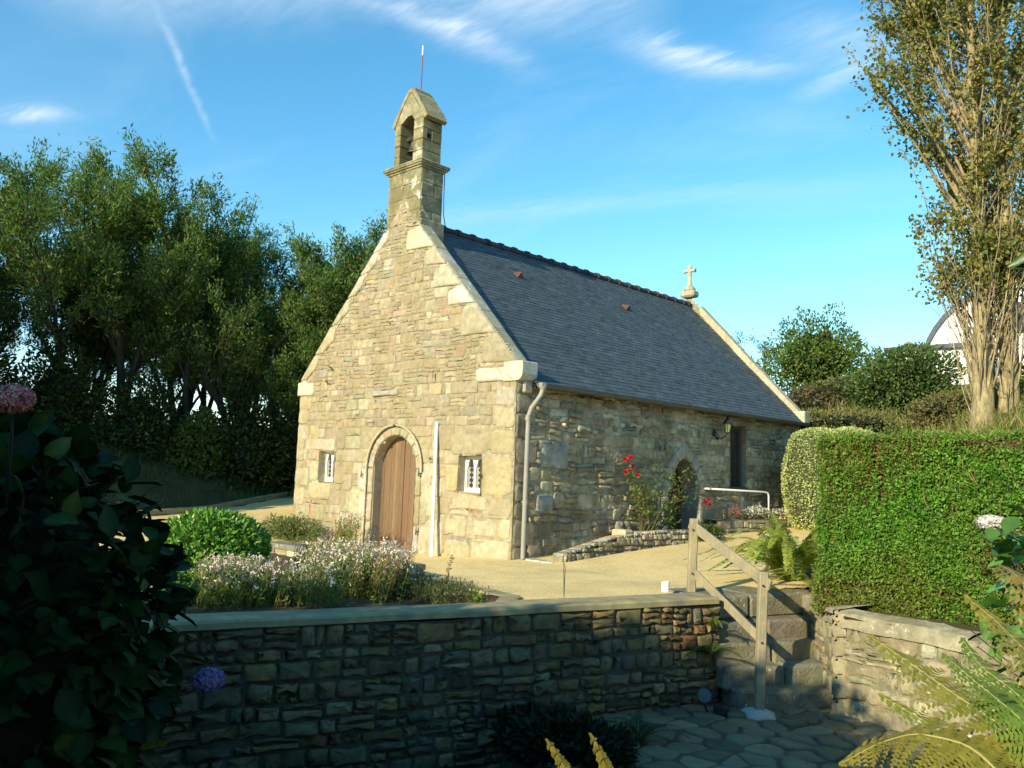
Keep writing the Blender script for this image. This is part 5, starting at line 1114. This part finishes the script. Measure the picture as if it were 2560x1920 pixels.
for i in range(130):                                     # dry shoots lacing through the thin patches
    x, z = gh.uniform(6.6,10), gh.uniform(.1,1.95); P0 = hshape([(x,hy0,z)])[0]; a = gh.uniform(-.9,.9); l = gh.uniform(.12,.38); d = np.array([math.sin(a), -.12, abs(math.cos(a))])
    mb.tube([P0+(0,.03,0), P0+d*l*.5+(0,-.03,0), P0+d*l+gh.normal(0,.03,3)], [.005,.004,.0025], 4, (.30,.20,.09), mi=1, cap=False)
mb.build('foliage', [M['leaf'], M['palebark']], hd)
tag(sheet('hedge_soil', [(5.7,-.5),(7.4,-.75),(9.3,-1.45),(12,-1),(12,.3),(5.6,.3),(5.2,.2)], .08, -.02, M['earth'], zf=lambda X,Y: -.05+0*X, amp=.05), kind='structure')
# pale variegated clipped bush
bush('pale_clipped_bush', 'pale yellow-green variegated clipped bush between the chapel and the green hedge', 'bush', (1.75,8.9,1.55), (1.02,.95,1.22), 26000, .045, [(4,(.50,.53,.20)),(3,(.60,.61,.30)),(2,(.38,.44,.15)),(1,(.16,.21,.07))], RH, seed=710, depth=.07, pw=4.2, bump=.07, corecol=(.05,.06,.03), sc_=.93, stems=False, base=.4)

# ---- ferns
def frond(g, pts, wid, n=26, sub=9, col=(.13,.16,.03), tipcol=(.22,.20,.05), droop=.25, nrm=(0,0,1)):
    """rachis through pts, pinnae each bearing small lobes; returns a MB"""
    P_ = np.array(pts, float); s = np.concatenate([[0], np.cumsum(np.linalg.norm(np.diff(P_, axis=0), axis=1))]); t = np.linspace(0, 1, n+1)
    Q = np.column_stack([np.interp(t*s[-1], s, P_[:,i]) for i in range(3)])
    for _ in range(3): Q[1:-1] = (Q[:-2]+2*Q[1:-1]+Q[2:])/4
    mb = MB(); mb.tube(Q, np.linspace(.0042, .0014, n+1)*(wid/.16), 5, (.42,.36,.14), cap=False)
    D = unit(np.gradient(Q, axis=0)); N_ = unit(np.array(nrm)-D*(D@np.array(nrm))[:, None]); S_ = np.cross(D, N_)
    cs, as_, ns_, sz, cc = [], [], [], [], []
    for i in range(1, n+1):
        f = i/n; wl = wid*math.sin(PI*min(1, (.16+.84*f))**.75)**.8*(1 if f < .96 else .7); wl = max(wl, wid*.06); tw = g.uniform(-.25,.25)
        for sg in (-1, 1):
            d = unit(S_[i]*sg+D[i]*.42+N_[i]*(-droop+tw*.4)+g.normal(0,.06,3)); nn = N_[i]+S_[i]*sg*droop
            lobe = s[-1]/n*.70; k = max(3, int(wl/(lobe*.50))); u = (np.arange(k)+.5)/k
            base = Q[i]+d*(u[:, None]*wl)-N_[i]*(u[:, None]**2)*wl*.18; lw = lobe*(1-u*.55)*1.1
            for sg2 in (-1, 1):
                e = unit(np.cross(nn, d)*sg2+d*.45); cs.append(base); as_.append(np.repeat(e[None], k, 0)); ns_.append(np.repeat(nn[None], k, 0)+g.normal(0,.15,(k,3))); sz.append(lw*g.uniform(.85,1.1,k)); m = np.clip(f*.5+.5*u+g.uniform(-.2,.2), 0, 1)[:, None]
                cc.append(np.array(col)*(1-m)+np.array(tipcol)*m)
    tv = np.array([(-.1,-.22,0),(.55,-.24,.04),(1,0,0),(.55,.24,.04),(-.1,.22,0)], float)
    scatter(mb, (tv[[0,1,2,3]]*[1,1,1], np.array([[0,1,2,3]])) if False else (np.array([(-.08,-.28,0),(.7,-.25,.03),(1,.02,0),(-.08,.28,0)], float), np.array([[0,1,2,3]])), np.concatenate(cs), np.concatenate(as_), np.concatenate(ns_), np.concatenate(sz), np.concatenate(cc)*(1+g.normal(0,.08,(sum(len(q) for q in cs),1))), 1)
    return mb
M['frondleaf'] = mat('fern_leaf', var=.15, vscale=6, bump=0, rough=.6, spec=.25, transl=.35, tcol=(1.5,1.6,.5))
M['rachis'] = mat('fern_rachis', var=.15, bump=0, rough=.6)
ff = thing('foreground_fern', (9.55,-7.15,-.2), 'large yellow-green fern with arching fronds in the bottom right foreground', 'fern')
gF = np.random.default_rng(800); FR = [
 ([(9.5,-7.15,.25),(9.42,-7.1,.56),(9.02,-6.83,.66),(8.77,-6.67,.735),(8.61,-6.55,.77)], .17, (.17,.19,.03), (.33,.29,.06)),
 ([(9.5,-7.3,.35),(9.21,-7.2,.57),(8.99,-7.13,.55),(8.8,-7.02,.44),(8.66,-6.99,.33)], .185, (.20,.20,.03), (.30,.24,.04)),
 ([(9.6,-6.95,.3),(9.29,-6.86,.69),(9.08,-6.64,.74),(8.97,-6.48,.81)], .13, (.12,.20,.03), (.17,.26,.04)),
 ([(9.6,-7.1,.3),(9.34,-7.08,.66),(9.12,-6.88,.73),(8.98,-6.75,.78)], .12, (.11,.19,.03), (.18,.26,.04)),
 ([(9.7,-6.8,.2),(9.4,-6.7,.72),(9.21,-6.53,.82),(9.05,-6.27,.88),(8.9,-6.15,.95)], .15, (.20,.20,.04), (.32,.28,.07)),
 ([(9.6,-6.5,.3),(9.3,-6.45,.9),(9.17,-6.33,1.08),(9.0,-6.07,1.13),(8.92,-5.95,1.06)], .12, (.24,.20,.05), (.33,.24,.08)),
 ([(9.55,-7.1,.1),(9.25,-6.95,.45),(8.95,-6.8,.50),(8.72,-6.72,.56)], .15, (.14,.19,.03), (.24,.25,.05)),
 ([(9.55,-7.2,.0),(9.3,-7.1,.3),(9.0,-6.95,.40),(8.8,-6.9,.36)], .15, (.14,.19,.03), (.22,.22,.05)),
 ([(9.6,-7.0,.1),(9.35,-6.7,.5),(9.15,-6.4,.60),(8.95,-6.2,.55)], .14, (.10,.18,.03), (.16,.24,.04)),
 ([(9.65,-7.1,.1),(9.5,-6.8,.6),(9.4,-6.4,.75),(9.3,-6.1,.72)], .14, (.12,.19,.03), (.18,.24,.04)),
 ([(9.6,-7.2,.1),(9.4,-7.0,.42),(9.2,-6.7,.52),(9.05,-6.5,.52)], .15, (.10,.17,.03), (.20,.24,.04)),
 ([(9.5,-7.3,.0),(9.2,-7.2,.2),(8.95,-7.05,.22),(8.8,-6.9,.12)], .14, (.12,.16,.03), (.24,.2,.04)),
 ([(9.6,-7.2,.1),(9.3,-6.85,.35),(8.95,-6.5,.36),(8.75,-6.3,.26)], .15, (.10,.16,.03), (.18,.2,.04))]
for i, (pt_, w_, c0, c1) in enumerate(FR):
    frond(gF, pt_, w_, 24, 11, c0, c1, droop=.22, nrm=unit(np.array((.35,-.55,.75)))).build('frond', [M['rachis'], M['frondleaf']], ff)
f2 = thing('small_fern', (8.1,-7.95,-.2), 'two small yellowish fern fronds poking up at the bottom centre edge', 'fern')
for pt_ in ([(8.12,-7.98,-.1),(8.06,-8.0,.33),(8.03,-8.04,.40),(8.0,-8.07,.455)], [(8.2,-7.9,-.1),(8.17,-7.9,.33),(8.14,-7.93,.42),(8.12,-7.96,.48)]):
    frond(gF, pt_, .055, 16, 6, (.20,.17,.03), (.30,.25,.05), nrm=unit(np.array((.35,-.55,.75)))).build('frond', [M['rachis'], M['frondleaf']], f2)
def fern_clump(name, label, loc, n, l, seed, cols=((.19,.27,.04),(.33,.37,.07)), up=.9, w=.10, arc=(0, 2*PI)):
    g = np.random.default_rng(seed); t = thing(name, loc, label, 'fern'); loc = np.array(loc)
    for i in range(n):
        a = g.uniform(*arc); o = np.array([math.cos(a), math.sin(a), 0]); ll = l*g.uniform(.7,1.1); k = g.uniform(.45, 1.35); u_ = up*g.uniform(.7,1.15)*(1.15-.3*k)
        pt_ = [loc, loc+o*ll*.2*k+(0,0,ll*.38*u_), loc+o*ll*.48*k+(0,0,ll*.70*u_), loc+o*ll*.8*k+(0,0,ll*.88*u_*(1.1-.35*k)), loc+o*ll*1.05*k+(0,0,ll*.92*u_*(1.15-.65*k))]
        frond(g, pt_, w*g.uniform(.8,1.1), 20, 5, np.array(cols[0])*g.uniform(.8,1.2), np.array(cols[1])*g.uniform(.8,1.2), droop=.15, nrm=unit(-o*.6+(0,0,.8))).build('frond', [M['rachis'], M['frondleaf']], t)
    return t
fern_clump('fern_clump', 'big light green fern clump between the drive and the hedge', (4.35,1.30,.05), 60, 1.15, 811, up=.95, w=.15)
fern_clump('fern_clump', 'smaller fern tuft at the foot of the hedge corner', (5.15,.55,.02), 18, .6, 812, w=.1)
fern_clump('wall_fern', 'small dark fern hanging on the end of the retaining wall beside the steps', (4.62,-1.27,-.62), 12, .38, 813, cols=((.05,.09,.02),(.09,.13,.03)), up=.6, w=.06)
fern_clump('wall_fern', 'small bright fern growing from the wall joint above the steps', (4.60,-1.22,-.30), 8, .26, 814, cols=((.10,.15,.03),(.15,.2,.04)), up=.8, w=.05)

# ---- hydrangeas
G_HY = [(3,(.006,.020,.004)),(3,(.009,.027,.005)),(2,(.013,.033,.006)),(.25,(.07,.08,.015))]  # greens darkened so the left bush carries its shade in the leaf colour
def flower_head(g, t, c, r, pl, N=420, flat=.75):
    d = unit(g.normal(size=(N,3))); P_ = np.array(c)+d*np.array([r, r, r*flat])*(1-.18*g.random((N,1))); mb = MB()
    scatter(mb, FLW, P_, np.cross(d, g.normal(size=(N,3))), d+g.normal(0,.15,(N,3)), r*.16*g.uniform(.8,1.2,N), pal(g, pl, N)); core(mb, c, (r*.85,r*.85,r*flat*.85), np.array(pl[0][1])*.4, bump=.05, n=8, sc_=1)
    mb.build('flower_head', M['petal'], t)
gy = np.random.default_rng(900)
def hydrangea(name, label, c, R_, N, size, pl, seed, stemc, lean=(.35,-.4,.5), cut=None, m='glossleaf'):
    g = np.random.default_rng(seed); c = np.array(c); t = thing(name, (c[0], c[1], -.2), label, 'hydrangea'); mb = MB()
    P_, d = blob_pts(g, c, (1,1,1), N, .38, 2.3, .10, -1, seed); X = np.stack([rr*R_[0], np.array((fw[0],fw[1],0))*R_[1], np.array((0,0,1))*R_[2]])
    P_ = c+(P_-c)@X; d = unit(d@X)
    if cut is not None: k = cut(P_); P_, d = P_[k], d[k]
    n = len(P_); ax = d*.7+g.normal(0,.55,(n,3))+(0,0,-.15); nr = d*.8+g.normal(0,.35,(n,3))+(0,0,.8)
    scatter(mb, BROAD, P_, ax, nr, size*g.uniform(.65,1.25,n), pal(g, pl, n, .2)); q = np.array(mb.c[-1]).reshape(n, -1, 3); q[:, 1::3] *= 1.9; mb.c[-1] = q.reshape(-1, 3); mb.build('foliage', M[m], t, smooth=True)
    mb = MB()
    for i in range(26):
        e = P_[g.integers(n)]; b0 = np.array([c[0]+g.normal(0,.12), c[1]+g.normal(0,.12), -.25]); mb.tube([b0, b0*.45+e*.55+(0,0,-.12), e], [.012,.008,.005], 5, stemc, cap=False)
    mb.build('stem', M['bark'], t); return t
M['shadedleaf'] = mat('shaded_hydrangea_leaf', var=.2, vscale=20, bump=.2, bscale=60, rough=.55, spec=.12, transl=.08)  # duller leaf for the bush with shade painted into its greens
hy = hydrangea('hydrangea_bush', 'dark shaded broad-leaved hydrangea bush filling the lower left foreground', (5.24,-9.32,.43), (.97,.8,1.17), 2900, .155, G_HY, 901, (.10,.12,.05), m='shadedleaf')
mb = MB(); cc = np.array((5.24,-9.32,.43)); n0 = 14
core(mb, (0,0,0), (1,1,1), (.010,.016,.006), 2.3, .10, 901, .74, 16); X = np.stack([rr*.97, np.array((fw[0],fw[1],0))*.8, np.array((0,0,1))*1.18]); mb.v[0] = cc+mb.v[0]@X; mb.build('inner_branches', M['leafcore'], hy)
flower_head(gy, hy, (6.17,-9.47,1.69), .085, [(3,(.75,.22,.22)),(2,(.85,.42,.30)),(1,(.50,.16,.22))])
mb = MB(); mb.tube([(5.5,-9.0,.1),(5.75,-8.7,.22),(5.90,-8.46,.28),(5.93,-8.40,.32)], [.010,.008,.006,.005], 6, (.05,.07,.03)); mb.build('flower_stalk', M['bark'], hy); mb = MB(); mb.tube([(5.6,-9.3,1.1),(5.95,-9.4,1.4),(6.12,-9.45,1.56),(6.17,-9.47,1.66)], [.010,.008,.006,.005], 6, (.05,.07,.03)); mb.build('flower_stalk', M['bark'], hy)
flower_head(gy, hy, (5.94,-8.38,.34), .085, [(3,(.22,.19,.42)),(2,(.28,.18,.38)),(1,(.15,.16,.36))])
hr = hydrangea('hydrangea_bush', 'sunlit hydrangea with bright green leaves and a white flower head at the right edge', (9.35,-4.55,.72), (.80,.55,.78), 420, .155, [(3,(.07,.17,.025)),(2,(.10,.21,.035)),(1,(.05,.13,.03))], 902, (.12,.14,.05))
flower_head(gy, hr, (8.74,-5.17,1.28), .085, [(3,(.72,.70,.66)),(1,(.6,.5,.55))], flat=.5)
mb = MB(); mb.tube([(9.2,-4.7,.9),(8.95,-5.0,1.12),(8.75,-5.16,1.25)], [.008,.006,.005], 5, (.1,.15,.05)); N = 16; P_ = np.array([(8.82,-5.1,1.14)])+gy.normal(0,.09,(N,3)); scatter(mb, BROAD, P_, gy.normal(0,.5,(N,3))+(-.4,-.5,.0), gy.normal(0,.3,(N,3))+(0,-.2,1), .15*gy.uniform(.7,1.2,N), pal(gy, [(1,(.08,.18,.03))], N)); mb.build('flowering_shoot', M['glossleaf'], hr, smooth=True)
fs = thing('faded_flower_shrub', (9.3,-5.6,-.2), 'faded pinkish astilbe-like flowers behind the right-hand fern', 'flower')
mb = MB(); N = 260; P_ = np.array((9.15,-5.9,.72))+gy.normal(0,1,(N,3))*(.14,.14,.09); scatter(mb, FLW, P_, gy.normal(size=(N,3)), gy.normal(size=(N,3)), .011*gy.uniform(.7,1.3,N), pal(gy, [(2,(.35,.14,.13)),(1,(.40,.22,.38)),(1,(.25,.12,.08))], N)); mb.build('blossom', M['petal'], fs)
mb = MB()
for i in range(14): e = P_[i*9]; mb.tube([(9.3+.05*gy.normal(),-5.6,-.2),(9.25,-5.75,.4),e], [.006,.004,.003], 4, (.12,.08,.04), cap=False)
mb.build('stem', M['bark'], fs)
br = thing('overhanging_branch', (9.85,-6.9,-.2), 'leafy branch with long dark pointed leaves reaching in from the right edge', 'shrub')
mb = MB(); mb.tube([(9.9,-6.9,-.2),(9.8,-7.0,1.2),(9.62,-7.1,2.0),(9.5,-7.2,2.3)], [.014,.011,.008,.004], 6, (.08,.07,.04)); mb.build('stem', M['bark'], br)
mb = MB(); N = 26; t_ = gy.uniform(.3,1,N)[:,None]; P_ = np.array((9.72,-7.0,1.55))+t_*np.array((-.2,-.18,.8)); scatter(mb, (BROAD[0]*[1,.5,1], BROAD[1]), P_, gy.normal(0,.35,(N,3))+(-.6,-.35,-.05), gy.normal(0,.25,(N,3))+(.1,-.5,.8), .19*gy.uniform(.6,1.15,N), pal(gy, [(1,(.03,.07,.02)),(1,(.06,.11,.03))], N)); mb.build('foliage', M['glossleaf'], br, smooth=True)

# ---- planting in the beds
bush('glossy_shrub', 'rounded glossy green shrub beside the pale pink flowers, left of the chapel door', 'shrub', (.24,-5.50,.36), (.70,.66,.52), 9500, .075, [(3,(.10,.24,.028)),(3,(.15,.31,.04)),(1,(.21,.34,.06))], (RH[0]*[1,.85,1], RH[1]), m='glossleaf', seed=950, depth=.28, bump=.12, sc_=.72, base=.0)
bush('low_glossy_shrub', 'low glossy green foliage just above the coping beside the dark hydrangea', 'shrub', (1.6,-6.95,.16), (.45,.5,.28), 3000, .06, [(3,(.08,.19,.025)),(3,(.12,.25,.035))], RH, m='glossleaf', seed=951, depth=.35, bump=.2, sc_=.6, base=.0)
def gaura(label, pts, n, h, seed, dens=7, red=.3, green=.5, group='pale pink flower clumps in the planting bed'):
    g = np.random.default_rng(seed); P_ = np.array(pts, float); c = P_.mean(0); t = thing('pink_flower_clump', (c[0], c[1], .02), label, 'flowers', group)
    st, lf, bl = MB(), MB(), MB(); tipl = []; LC = []; LA = []
    for i in range(n):
        w = g.dirichlet(np.ones(len(P_))); b0 = w@P_; b = np.array([b0[0], b0[1], .02]); a = g.uniform(0, 2*PI); o = np.array([math.cos(a), math.sin(a), 0])*g.uniform(.05,.45)+(.22,.12,0); hh = h*g.uniform(.55,1.15)
        Q = np.array([b, b+o*hh*.18+(0,0,hh*.4), b+o*hh*.5+(0,0,hh*.75), b+o*hh*.95+(0,0,hh)]); red_ = g.random() < red
        st.tube(Q, [.004,.0035,.003,.002], 3, (.30,.16,.09) if red_ else (.22,.22,.07), cap=False); tipl.append(Q)
        k = int(g.integers(9, 20)); u_ = g.random(k)**1.2*.8; LC.append(np.column_stack([np.interp(u_, [0,.4,.75,1], Q[:,q]) for q in range(3)])); LA.append(g.normal(0,.6,(k,3))+(0,0,.6))
    LC = np.concatenate(LC); LA = np.concatenate(LA); m = len(LC); scatter(lf, SLIM, LC, LA, g.normal(0,1,(m,3)), .055*g.uniform(.6,1.3,m), pal(g, [(green*4,(.17,.24,.05)),(green*2,(.11,.18,.035)),(red*4,(.22,.11,.06)),(1,(.25,.22,.09))], m))
    m = int(n*dens); k = g.integers(0, n, m); u_ = 1-g.random(m)**1.2*.55; TP = np.stack(tipl)[k]; C = TP[:,2]+(TP[:,3]-TP[:,2])*((u_-.45)/.55)[:,None]+g.normal(0,.02,(m,3))
    scatter(bl, FLW, C, g.normal(size=(m,3)), g.normal(0,.7,(m,3))+(.2,-.9,.3), .019*g.uniform(.5,1.35,m), pal(g, [(4,(.92,.87,.80)),(2,(.80,.62,.60)),(.6,(.55,.32,.34))], m, .08))
    st.build('stem', M['leaf'], t); lf.build('leaves', M['leaf'], t); bl.build('blossom', M['petal'], t); return t
gaura('white-flowered clump at the left end of the bed, just above the coping', [(2.2,-6.7),(2.85,-5.2),(1.3,-5.7),(1.0,-6.2)], 620, .42, 961, 2.3, .06, 2.4)
gaura('tall pale pink airy flower clump in the middle of the bed', [(2.5,-5.8),(3.05,-4.7),(.3,-4.1),(-.6,-3.9),(1.8,-4.2)], 820, .50, 962, 2.1, .15, 2.0)
gaura('reddish-stemmed flower clump leaning over the dark block at the right end of the bed', [(2.75,-4.9),(2.5,-4.2),(1.2,-3.7),(.6,-3.6)], 560, .50, 963, 2.0, .5, 1.0)
gaura('small pale flower clump growing beside the front wall left of the door', [(-3.6,-1.1),(-4.4,-.5),(-2.9,-1.0)], 110, .55, 964, 5, .25, .6)
fern_like = bush('feathery_plant', 'low feathery light green plant at the left corner of the chapel front', 'plant', (-5.75,-.75,.10), (.85,.5,.30), 4200, .075, [(3,(.13,.17,.06)),(2,(.18,.20,.08)),(1,(.09,.12,.04))], SLIM, seed=970, depth=.6, bump=.4, sc_=.4, stems=False, base=-.1)
def weeds(label, pts, N, h, seed, pl, name='weed_patch'):
    g = np.random.default_rng(seed); P_ = np.array(pts, float); w = g.dirichlet(np.ones(len(P_))*.8, N//8); b = w@P_; b = np.repeat(b, 8, 0); n = len(b); hh = np.repeat(h*g.uniform(.3,1.1,n//8), 8)
    C = np.column_stack([b, 0*b[:,0]-.02])+np.column_stack([g.normal(0,.025,(n,2)), hh*g.random(n)]); mb = MB(); scatter(mb, SLIM, C, g.normal(0,.55,(n,3))+(0,0,.7), g.normal(size=(n,3)), .05*g.uniform(.5,1.2,n), pal(g, pl, n)); return tag(mb.build(name, M['leaf']), label, 'plant', kind='stuff')
weeds('low olive weeds in the small bed behind the retaining wall coping', [(1.7,-3.45),(3.2,-3.6),(3.2,-4.4),(2.3,-4.4)], 7200, .22, 971, [(3,(.13,.14,.05)),(2,(.18,.17,.08)),(1,(.08,.10,.03))])
mb = MB(); gz = np.random.default_rng(5); Q = np.array([(2.78,-3.95,0),(2.79,-3.94,.2),(2.80,-3.92,.36),(2.83,-3.90,.50)]); mb.tube(Q, [.006,.005,.004,.002], 4, (.16,.13,.05)); N = 120; u_ = gz.random(N); C = np.column_stack([np.interp(u_, [0,.4,.75,1], Q[:,q]) for q in range(3)]); scatter(mb, SLIM, C, gz.normal(0,1,(N,3))*(1,1,.3)+(0,0,.6), gz.normal(size=(N,3)), .045*gz.uniform(.5,1.1,N), pal(gz, [(1,(.17,.15,.06))], N)); tag(mb.build('upright_sprig', M['leaf']), 'single thin upright weed rising above the small weedy bed', 'plant')
mb = MB(); N = 90; C = np.array((3.30,-3.95,.06))+gz.normal(0,1,(N,3))*(.025,.025,.045); scatter(mb, SLIM, C, gz.normal(0,.5,(N,3))+(0,0,.7), gz.normal(size=(N,3)), .06, pal(gz, [(1,(.15,.22,.03))], N)); tag(mb.build('bright_seedling', M['leaf']), 'tiny bright yellow-green seedling at the right end of the weedy bed', 'plant')
bush('dark_foliage_clump', 'dark leafy clump on the sunken terrace below the retaining wall', 'plant', (4.62,-4.0,-1.12), (.75,.40,.24), 3600, .10, [(1,(.009,.02,.006)),(1,(.013,.026,.008))], RH, seed=972, depth=.45, bump=.3, sc_=.6, stems=False, base=ZF)
fern_clump('dark_fern', 'dark fern on the shaded terrace at the foot of the retaining wall', (4.95,-3.2,ZF+.02), 14, .45, 815, cols=((.02,.05,.015),(.04,.07,.02)), up=.7, w=.07)

# rose bush and flowers along the side wall
rs = thing('rose_bush', (.28,3.6,.43), 'straggly rose bush with red blooms growing from the planter against the side wall', 'rose')
gr = np.random.default_rng(980); st = MB(); LC = []; ends = []
tg = [(.35,2.75,1.75),(.30,2.9,1.45),(.4,3.15,1.6),(.35,3.6,1.65),(.4,4.1,1.62),(.45,4.5,1.6),(.5,4.9,1.5),(.5,5.2,1.45),(.55,5.35,1.1),(.5,4.9,1.1),(.35,2.8,1.1),(.4,3.3,1.2),(.45,3.9,1.25),(.3,3.0,1.8),(.55,5.5,1.35),(.5,4.6,.95),(.4,3.5,.9),(.45,4.4,1.3),(.35,2.65,1.55),(.4,3.7,1.45)]
for e in tg:
    b = np.array([.28+gr.normal(0,.05), gr.uniform(3.3,3.95), .42]); e = np.array(e)+gr.normal(0,.05,3); m = (b+e)/2+(0, (b[1]-e[1])*.12, .12)+gr.normal(0,.06,3); Q = np.array([b,(b+m)/2+gr.normal(0,.03,3),m,(m+e)/2+gr.normal(0,.04,3),e]); st.tube(Q, [.012,.010,.008,.006,.004], 5, (.16,.17,.06) if gr.random() < .6 else (.20,.13,.07), cap=False); ends.append(e)
    k = 30; u_ = .25+.75*gr.random(k); LC.append(np.column_stack([np.interp(u_*4, [0,1,2,3,4], Q[:,q]) for q in range(3)])+gr.normal(0,.06,(k,3)))
    for _ in range(3):
        s = Q[gr.integers(1,4)]; f_ = s+unit(gr.normal(0,1,3)+(0,0,.6))*gr.uniform(.15,.4); f_[0] = max(f_[0], .08); st.tube([s,(s+f_)/2,f_], [.005,.004,.003], 4, (.17,.19,.06), cap=False); LC.append(f_+gr.normal(0,.05,(9,3)))
st.build('stem', M['leaf'], rs); LC = np.concatenate(LC); N = len(LC); mb = MB(); scatter(mb, RH, LC, gr.normal(0,1,(N,3)), gr.normal(0,.6,(N,3))+(.4,-.4,.7), .062*gr.uniform(.6,1.25,N), pal(gr, [(3,(.10,.17,.03)),(2,(.16,.22,.04)),(1,(.06,.11,.03)),(.5,(.24,.2,.05))], N)); mb.build('leaves', M['leaf'], rs)
def bloom(t, c, r, pl, name='rose_bloom'):
    mb = MB(); N = 34; d = unit(gr.normal(size=(N,3))+(0,0,.3)); scatter(mb, ROUND, np.array(c)+d*r*.25*gr.random((N,1)), d+(0,0,.2), np.cross(d, gr.normal(size=(N,3)))+d*.8, r*gr.uniform(.6,1.05,N), pal(gr, pl, N)); mb.build(name, M['petal'], t)
RED = [(2,(.62,.02,.03)),(1,(.45,.01,.03)),(.5,(.75,.08,.08))]
for c, r in (((.40,2.62,1.80),.062),((.40,2.78,1.85),.055),((.40,2.86,1.66),.048),((.42,2.62,1.56),.055),((.42,2.98,1.52),.05),((.40,2.74,1.60),.035),((.55,5.2,1.02),.055),((.55,5.35,1.08),.05),((.55,5.42,.98),.045)): bloom(rs, c, r, RED)
weeds('low green ground cover in the rose planter', [(.12,2.6),(.5,2.6),(.5,4.6),(.12,4.6)], 1500, .12, 981, [(1,(.10,.14,.04)),(1,(.20,.13,.07))], 'planter_ground_cover')
def posy(label, c, r, N, pl, seed, green=(.12,.15,.04), size=.022):
    g = np.random.default_rng(seed); t = thing('flower_clump', (c[0], c[1], c[2]-r[2]), label, 'flowers'); mb = MB(); C = np.array(c)+unit(g.normal(size=(N,3)))*g.random((N,1))**.5*np.array(r); scatter(mb, FLW, C, g.normal(size=(N,3)), g.normal(0,.6,(N,3))+(.5,-.6,.4), size*g.uniform(.6,1.3,N), pal(g, pl, N)); mb.build('blossom', M['petal'], t)
    mb = MB(); n = N; C = np.array(c)-(0,0,r[2]*.4)+unit(g.normal(size=(n,3)))*g.random((n,1))**.5*np.array(r); scatter(mb, RH, C, g.normal(0,.6,(n,3))+(0,0,.6), g.normal(size=(n,3)), .05*g.uniform(.6,1.3,n), pal(g, [(1, green)], n)); mb.build('leaves', M['leaf'], t)
posy('pink flowers in the low planter nearest the side door', (.36,6.85,.80), (.18,.22,.15), 150, [(2,(.65,.12,.28)),(1,(.75,.3,.42))], 990)
posy('white flowers in the planter behind the handrail', (.38,7.75,.80), (.22,.50,.15), 420, [(1,(.85,.82,.76))], 991, size=.02)
posy('white flowers at the far end of the planter under the pale bush', (.65,8.6,.78), (.25,.40,.13), 200, [(1,(.85,.82,.76))], 992, size=.02)
posy('scarlet flowers beside the white ones in front of the pale bush', (.75,8.75,.90), (.16,.16,.12), 120, [(1,(.75,.06,.03))], 993, size=.026)
bush('creeping_plant', 'dark green creeping plant spilling over the low wall below the side door', 'plant', (.80,4.9,.42), (.30,.45,.14), 1600, .05, [(1,(.05,.09,.03)),(1,(.08,.12,.03))], RH, seed=994, depth=.5, bump=.3, sc_=.5, stems=False)
